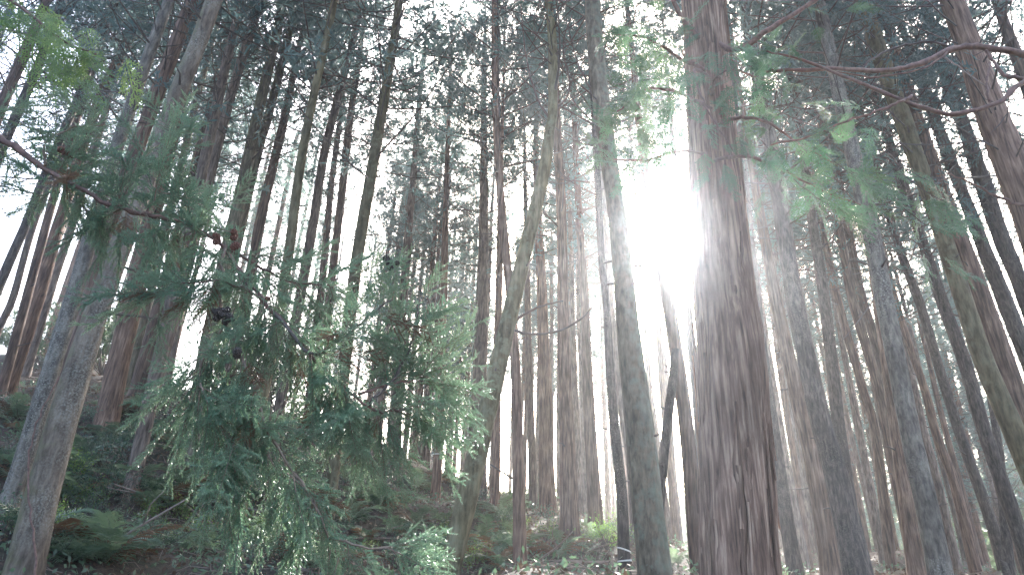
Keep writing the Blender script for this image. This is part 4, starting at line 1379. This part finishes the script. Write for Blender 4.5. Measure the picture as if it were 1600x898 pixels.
for k in range(1500):
    yy = 4 + 19 * rs.random()
    xx = rs.uniform(-1.0, .45) * yy * .95
    a = rs.random() * 6.28
    l = rs.uniform(.15, .7)
    zz = gz(xx, yy) + .02
    e = np.array([xx + math.cos(a) * l, yy + math.sin(a) * l])
    g.tube([[xx, yy, zz + rs.uniform(0, .05)], [(xx + e[0]) / 2, (yy + e[1]) / 2, zz + .05], [e[0], e[1], gz(e[0], e[1]) + rs.uniform(.0, .16)]], [.006, .005, .003], 3, cap=False)
tag(obj('fallen_twigs', g.mesh('fallen_twigs'), M_DEADTWIG), 'thin dead twigs strewn over the forest floor', 'twigs', kind='stuff')
FB = []
for k in range(4):
    g = Geo()
    p = np.array([[0, -.8, 0], [.05, -.3, .05], [-.03, .3, .06], [.06, .8, .03]]) * rs.uniform(.8, 1.2)
    g.tube(p, [.022, .02, .016, .009], 6)
    g.tube([p[2], p[2] + [.2, .18, .12], p[2] + [.32, .4, .16]], [.010, .008, .004], 5)
    FB.append(g.mesh('fallen_branch', smooth=True))
spots = [hit(u, v) for (u, v) in ((255, 752), (310, 765), (275, 765), (240, 800), (330, 830), (420, 850), (850, 880), (900, 885), (930, 868), (470, 800), (560, 850), (370, 800), (840, 858), (180, 860))]
spots = [p for p in spots if p is not None]
for p, lb in zip(spots, place_labels(spots, 'dead branch')):
    o = obj('fallen_branch', FB[rs.integers(4)], M_DEADTWIG)
    o.location = p + [0, 0, .04]
    o.rotation_euler = (rs.normal(0, .2), rs.normal(0, .2), rs.random() * 6.28)
    tag(o, lb, 'branch', 'dead branches lying on the bank')

# vine on the lichen trunk, bands, snag
p = [at(57, 905, 6.78), at(52, 830, 6.78), at(44, 770, 6.80), at(47, 700, 6.82), at(66, 640, 6.84), at(92, 590, 6.84)]
g = Geo()
P = spline(np.array(p), 30) + rs.normal(0, .006, (30, 3))
vb = P[0].copy()
vb[2] = gz(vb[0], vb[1])
g.tube(np.vstack([vb - [0, 0, .05], P]) - vb, np.concatenate([[.012], np.linspace(.011, .006, 30)]), 6)
tag(obj('vine', g.mesh('vine', True), M_LIMB, loc=vb), 'thin reddish vine climbing the near lichen trunk at lower left', 'vine')


def band(u, v, Y, w, hgt, tilt, label):
    c = at(u, v, Y)
    R = w * depth(c) / F / 2 * 1.12
    g = Geo()
    a = np.linspace(0, 2 * math.pi, 25)[:-1]
    V = []
    for rr, zz in ((R, 0), (R, hgt), (R * .97, hgt), (R * .97, 0)):
        V.append(np.stack([np.cos(a) * rr, np.sin(a) * rr, zz + tilt * np.cos(a) * rr], -1))
    n = 24
    q = [(k_ * n + j, k_ * n + (j + 1) % n, ((k_ + 1) % 4) * n + (j + 1) % n, ((k_ + 1) % 4) * n + j) for k_ in range(4) for j in range(n)]
    g.add(np.concatenate(V), None, q)
    tag(obj('trunk_band', g.mesh('trunk_band', True), M_TAPE, loc=c), label, 'band')


band(682.5, 711, 18, 15.5, .025, .1, 'thin white band tied round the straight trunk left of the leaning tree')
band(975, 860, 10.2, 20, .02, -.3, 'upper pale band round the wavy dark trunk')
band(976, 877, 10.2, 20, .02, .1, 'lower pale band round the wavy dark trunk')

# dead snag at the lower right corner
p = at(1570, 880, 11)
sb = np.array([p[0], p[1], gz(p[0], p[1])])
g = Geo()
hh = p[2] - sb[2]
g.tube([[0, 0, -.1], [0, 0, hh * .6], [-.02, 0, hh], [-.06, 0, hh + .05]], [.09, .06, .05, .01], 9)
tag(obj('snag', g.mesh('snag', True), BARK['dark'], loc=sb), 'broken grey snag at the lower right corner', 'snag')


# ------------------------------------------------------------------ far wood across the valley
rs = np.random.default_rng(123)
g = Geo()
for k in range(150):
    az = rs.uniform(-.25, .85)
    r = rs.uniform(50, 92)
    x, y = math.sin(az) * r, math.cos(az) * r
    b = np.array([x, y, gz(x, y)])
    hh = rs.uniform(7, 12)
    R = hh * rs.uniform(.25, .38)
    n = 420
    t = rs.random(n) ** .8
    a = rs.random(n) * 6.28
    lump = 1 + .3 * np.sin(a * 3 + k) * np.sin(t * 9 + k)
    rad = R * np.sqrt(np.clip(t * (1.25 - t) * 2.2, 0.02, None)) * lump * rs.uniform(.6, 1.05, n)
    c = b + np.stack([np.cos(a) * rad, np.sin(a) * rad, hh * t + .4], -1)
    blades(g, c, rs.normal(0, 1, (n, 3)), .75, .42, rs)
    g.tube([b - [0, 0, .5], b + [0, 0, hh * .8]], [.16, .05], 5)
tag(obj('distant_woodland', g.mesh('distant_woodland'), LEAF['wood']), 'hazy green wood on the far side behind the trunks', 'woodland', kind='stuff')

# ------------------------------------------------------------------ haze: one closed box of even air
mt, t, out = new_mat('haze')
pv = nd(t, 'ShaderNodeVolumePrincipled')
pv.inputs['Color'].default_value = (.86, .91, 1.0, 1)
pv.inputs['Density'].default_value = HAZE_DENSITY
pv.inputs['Anisotropy'].default_value = HAZE_ANISO
pv2 = nd(t, 'ShaderNodeVolumePrincipled')  # extra lobe added to the haze for the sun's glare
pv2.inputs['Color'].default_value = (1.0, .98, .98, 1)
pv2.inputs['Density'].default_value = GLARE_DENSITY
pv2.inputs['Anisotropy'].default_value = GLARE_ANISO
av = nd(t, 'ShaderNodeAddShader')
t.links.new(pv.outputs[0], av.inputs[0])
t.links.new(pv2.outputs[0], av.inputs[1])
t.links.new(av.outputs[0], out.inputs['Volume'])
zt = 1.0
for o in scene.objects:
    if o.type == 'EMPTY':
        zt = max(zt, o.location.z)
z0, z1 = float(gzv.min()) - 1.0, zt + 21.0
B = 233.0
v = [(x, y, z) for z in (z0, z1) for x, y in ((-B, -B), (B, -B), (B, B), (-B, B))]
q = [(3, 2, 1, 0), (4, 5, 6, 7), (0, 1, 5, 4), (1, 2, 6, 5), (2, 3, 7, 6), (3, 0, 4, 7)]
tag(obj('haze', mesh_np('haze', v, None, q), mt), 'pale sunlit haze hanging through the whole wood', 'haze', kind='stuff')
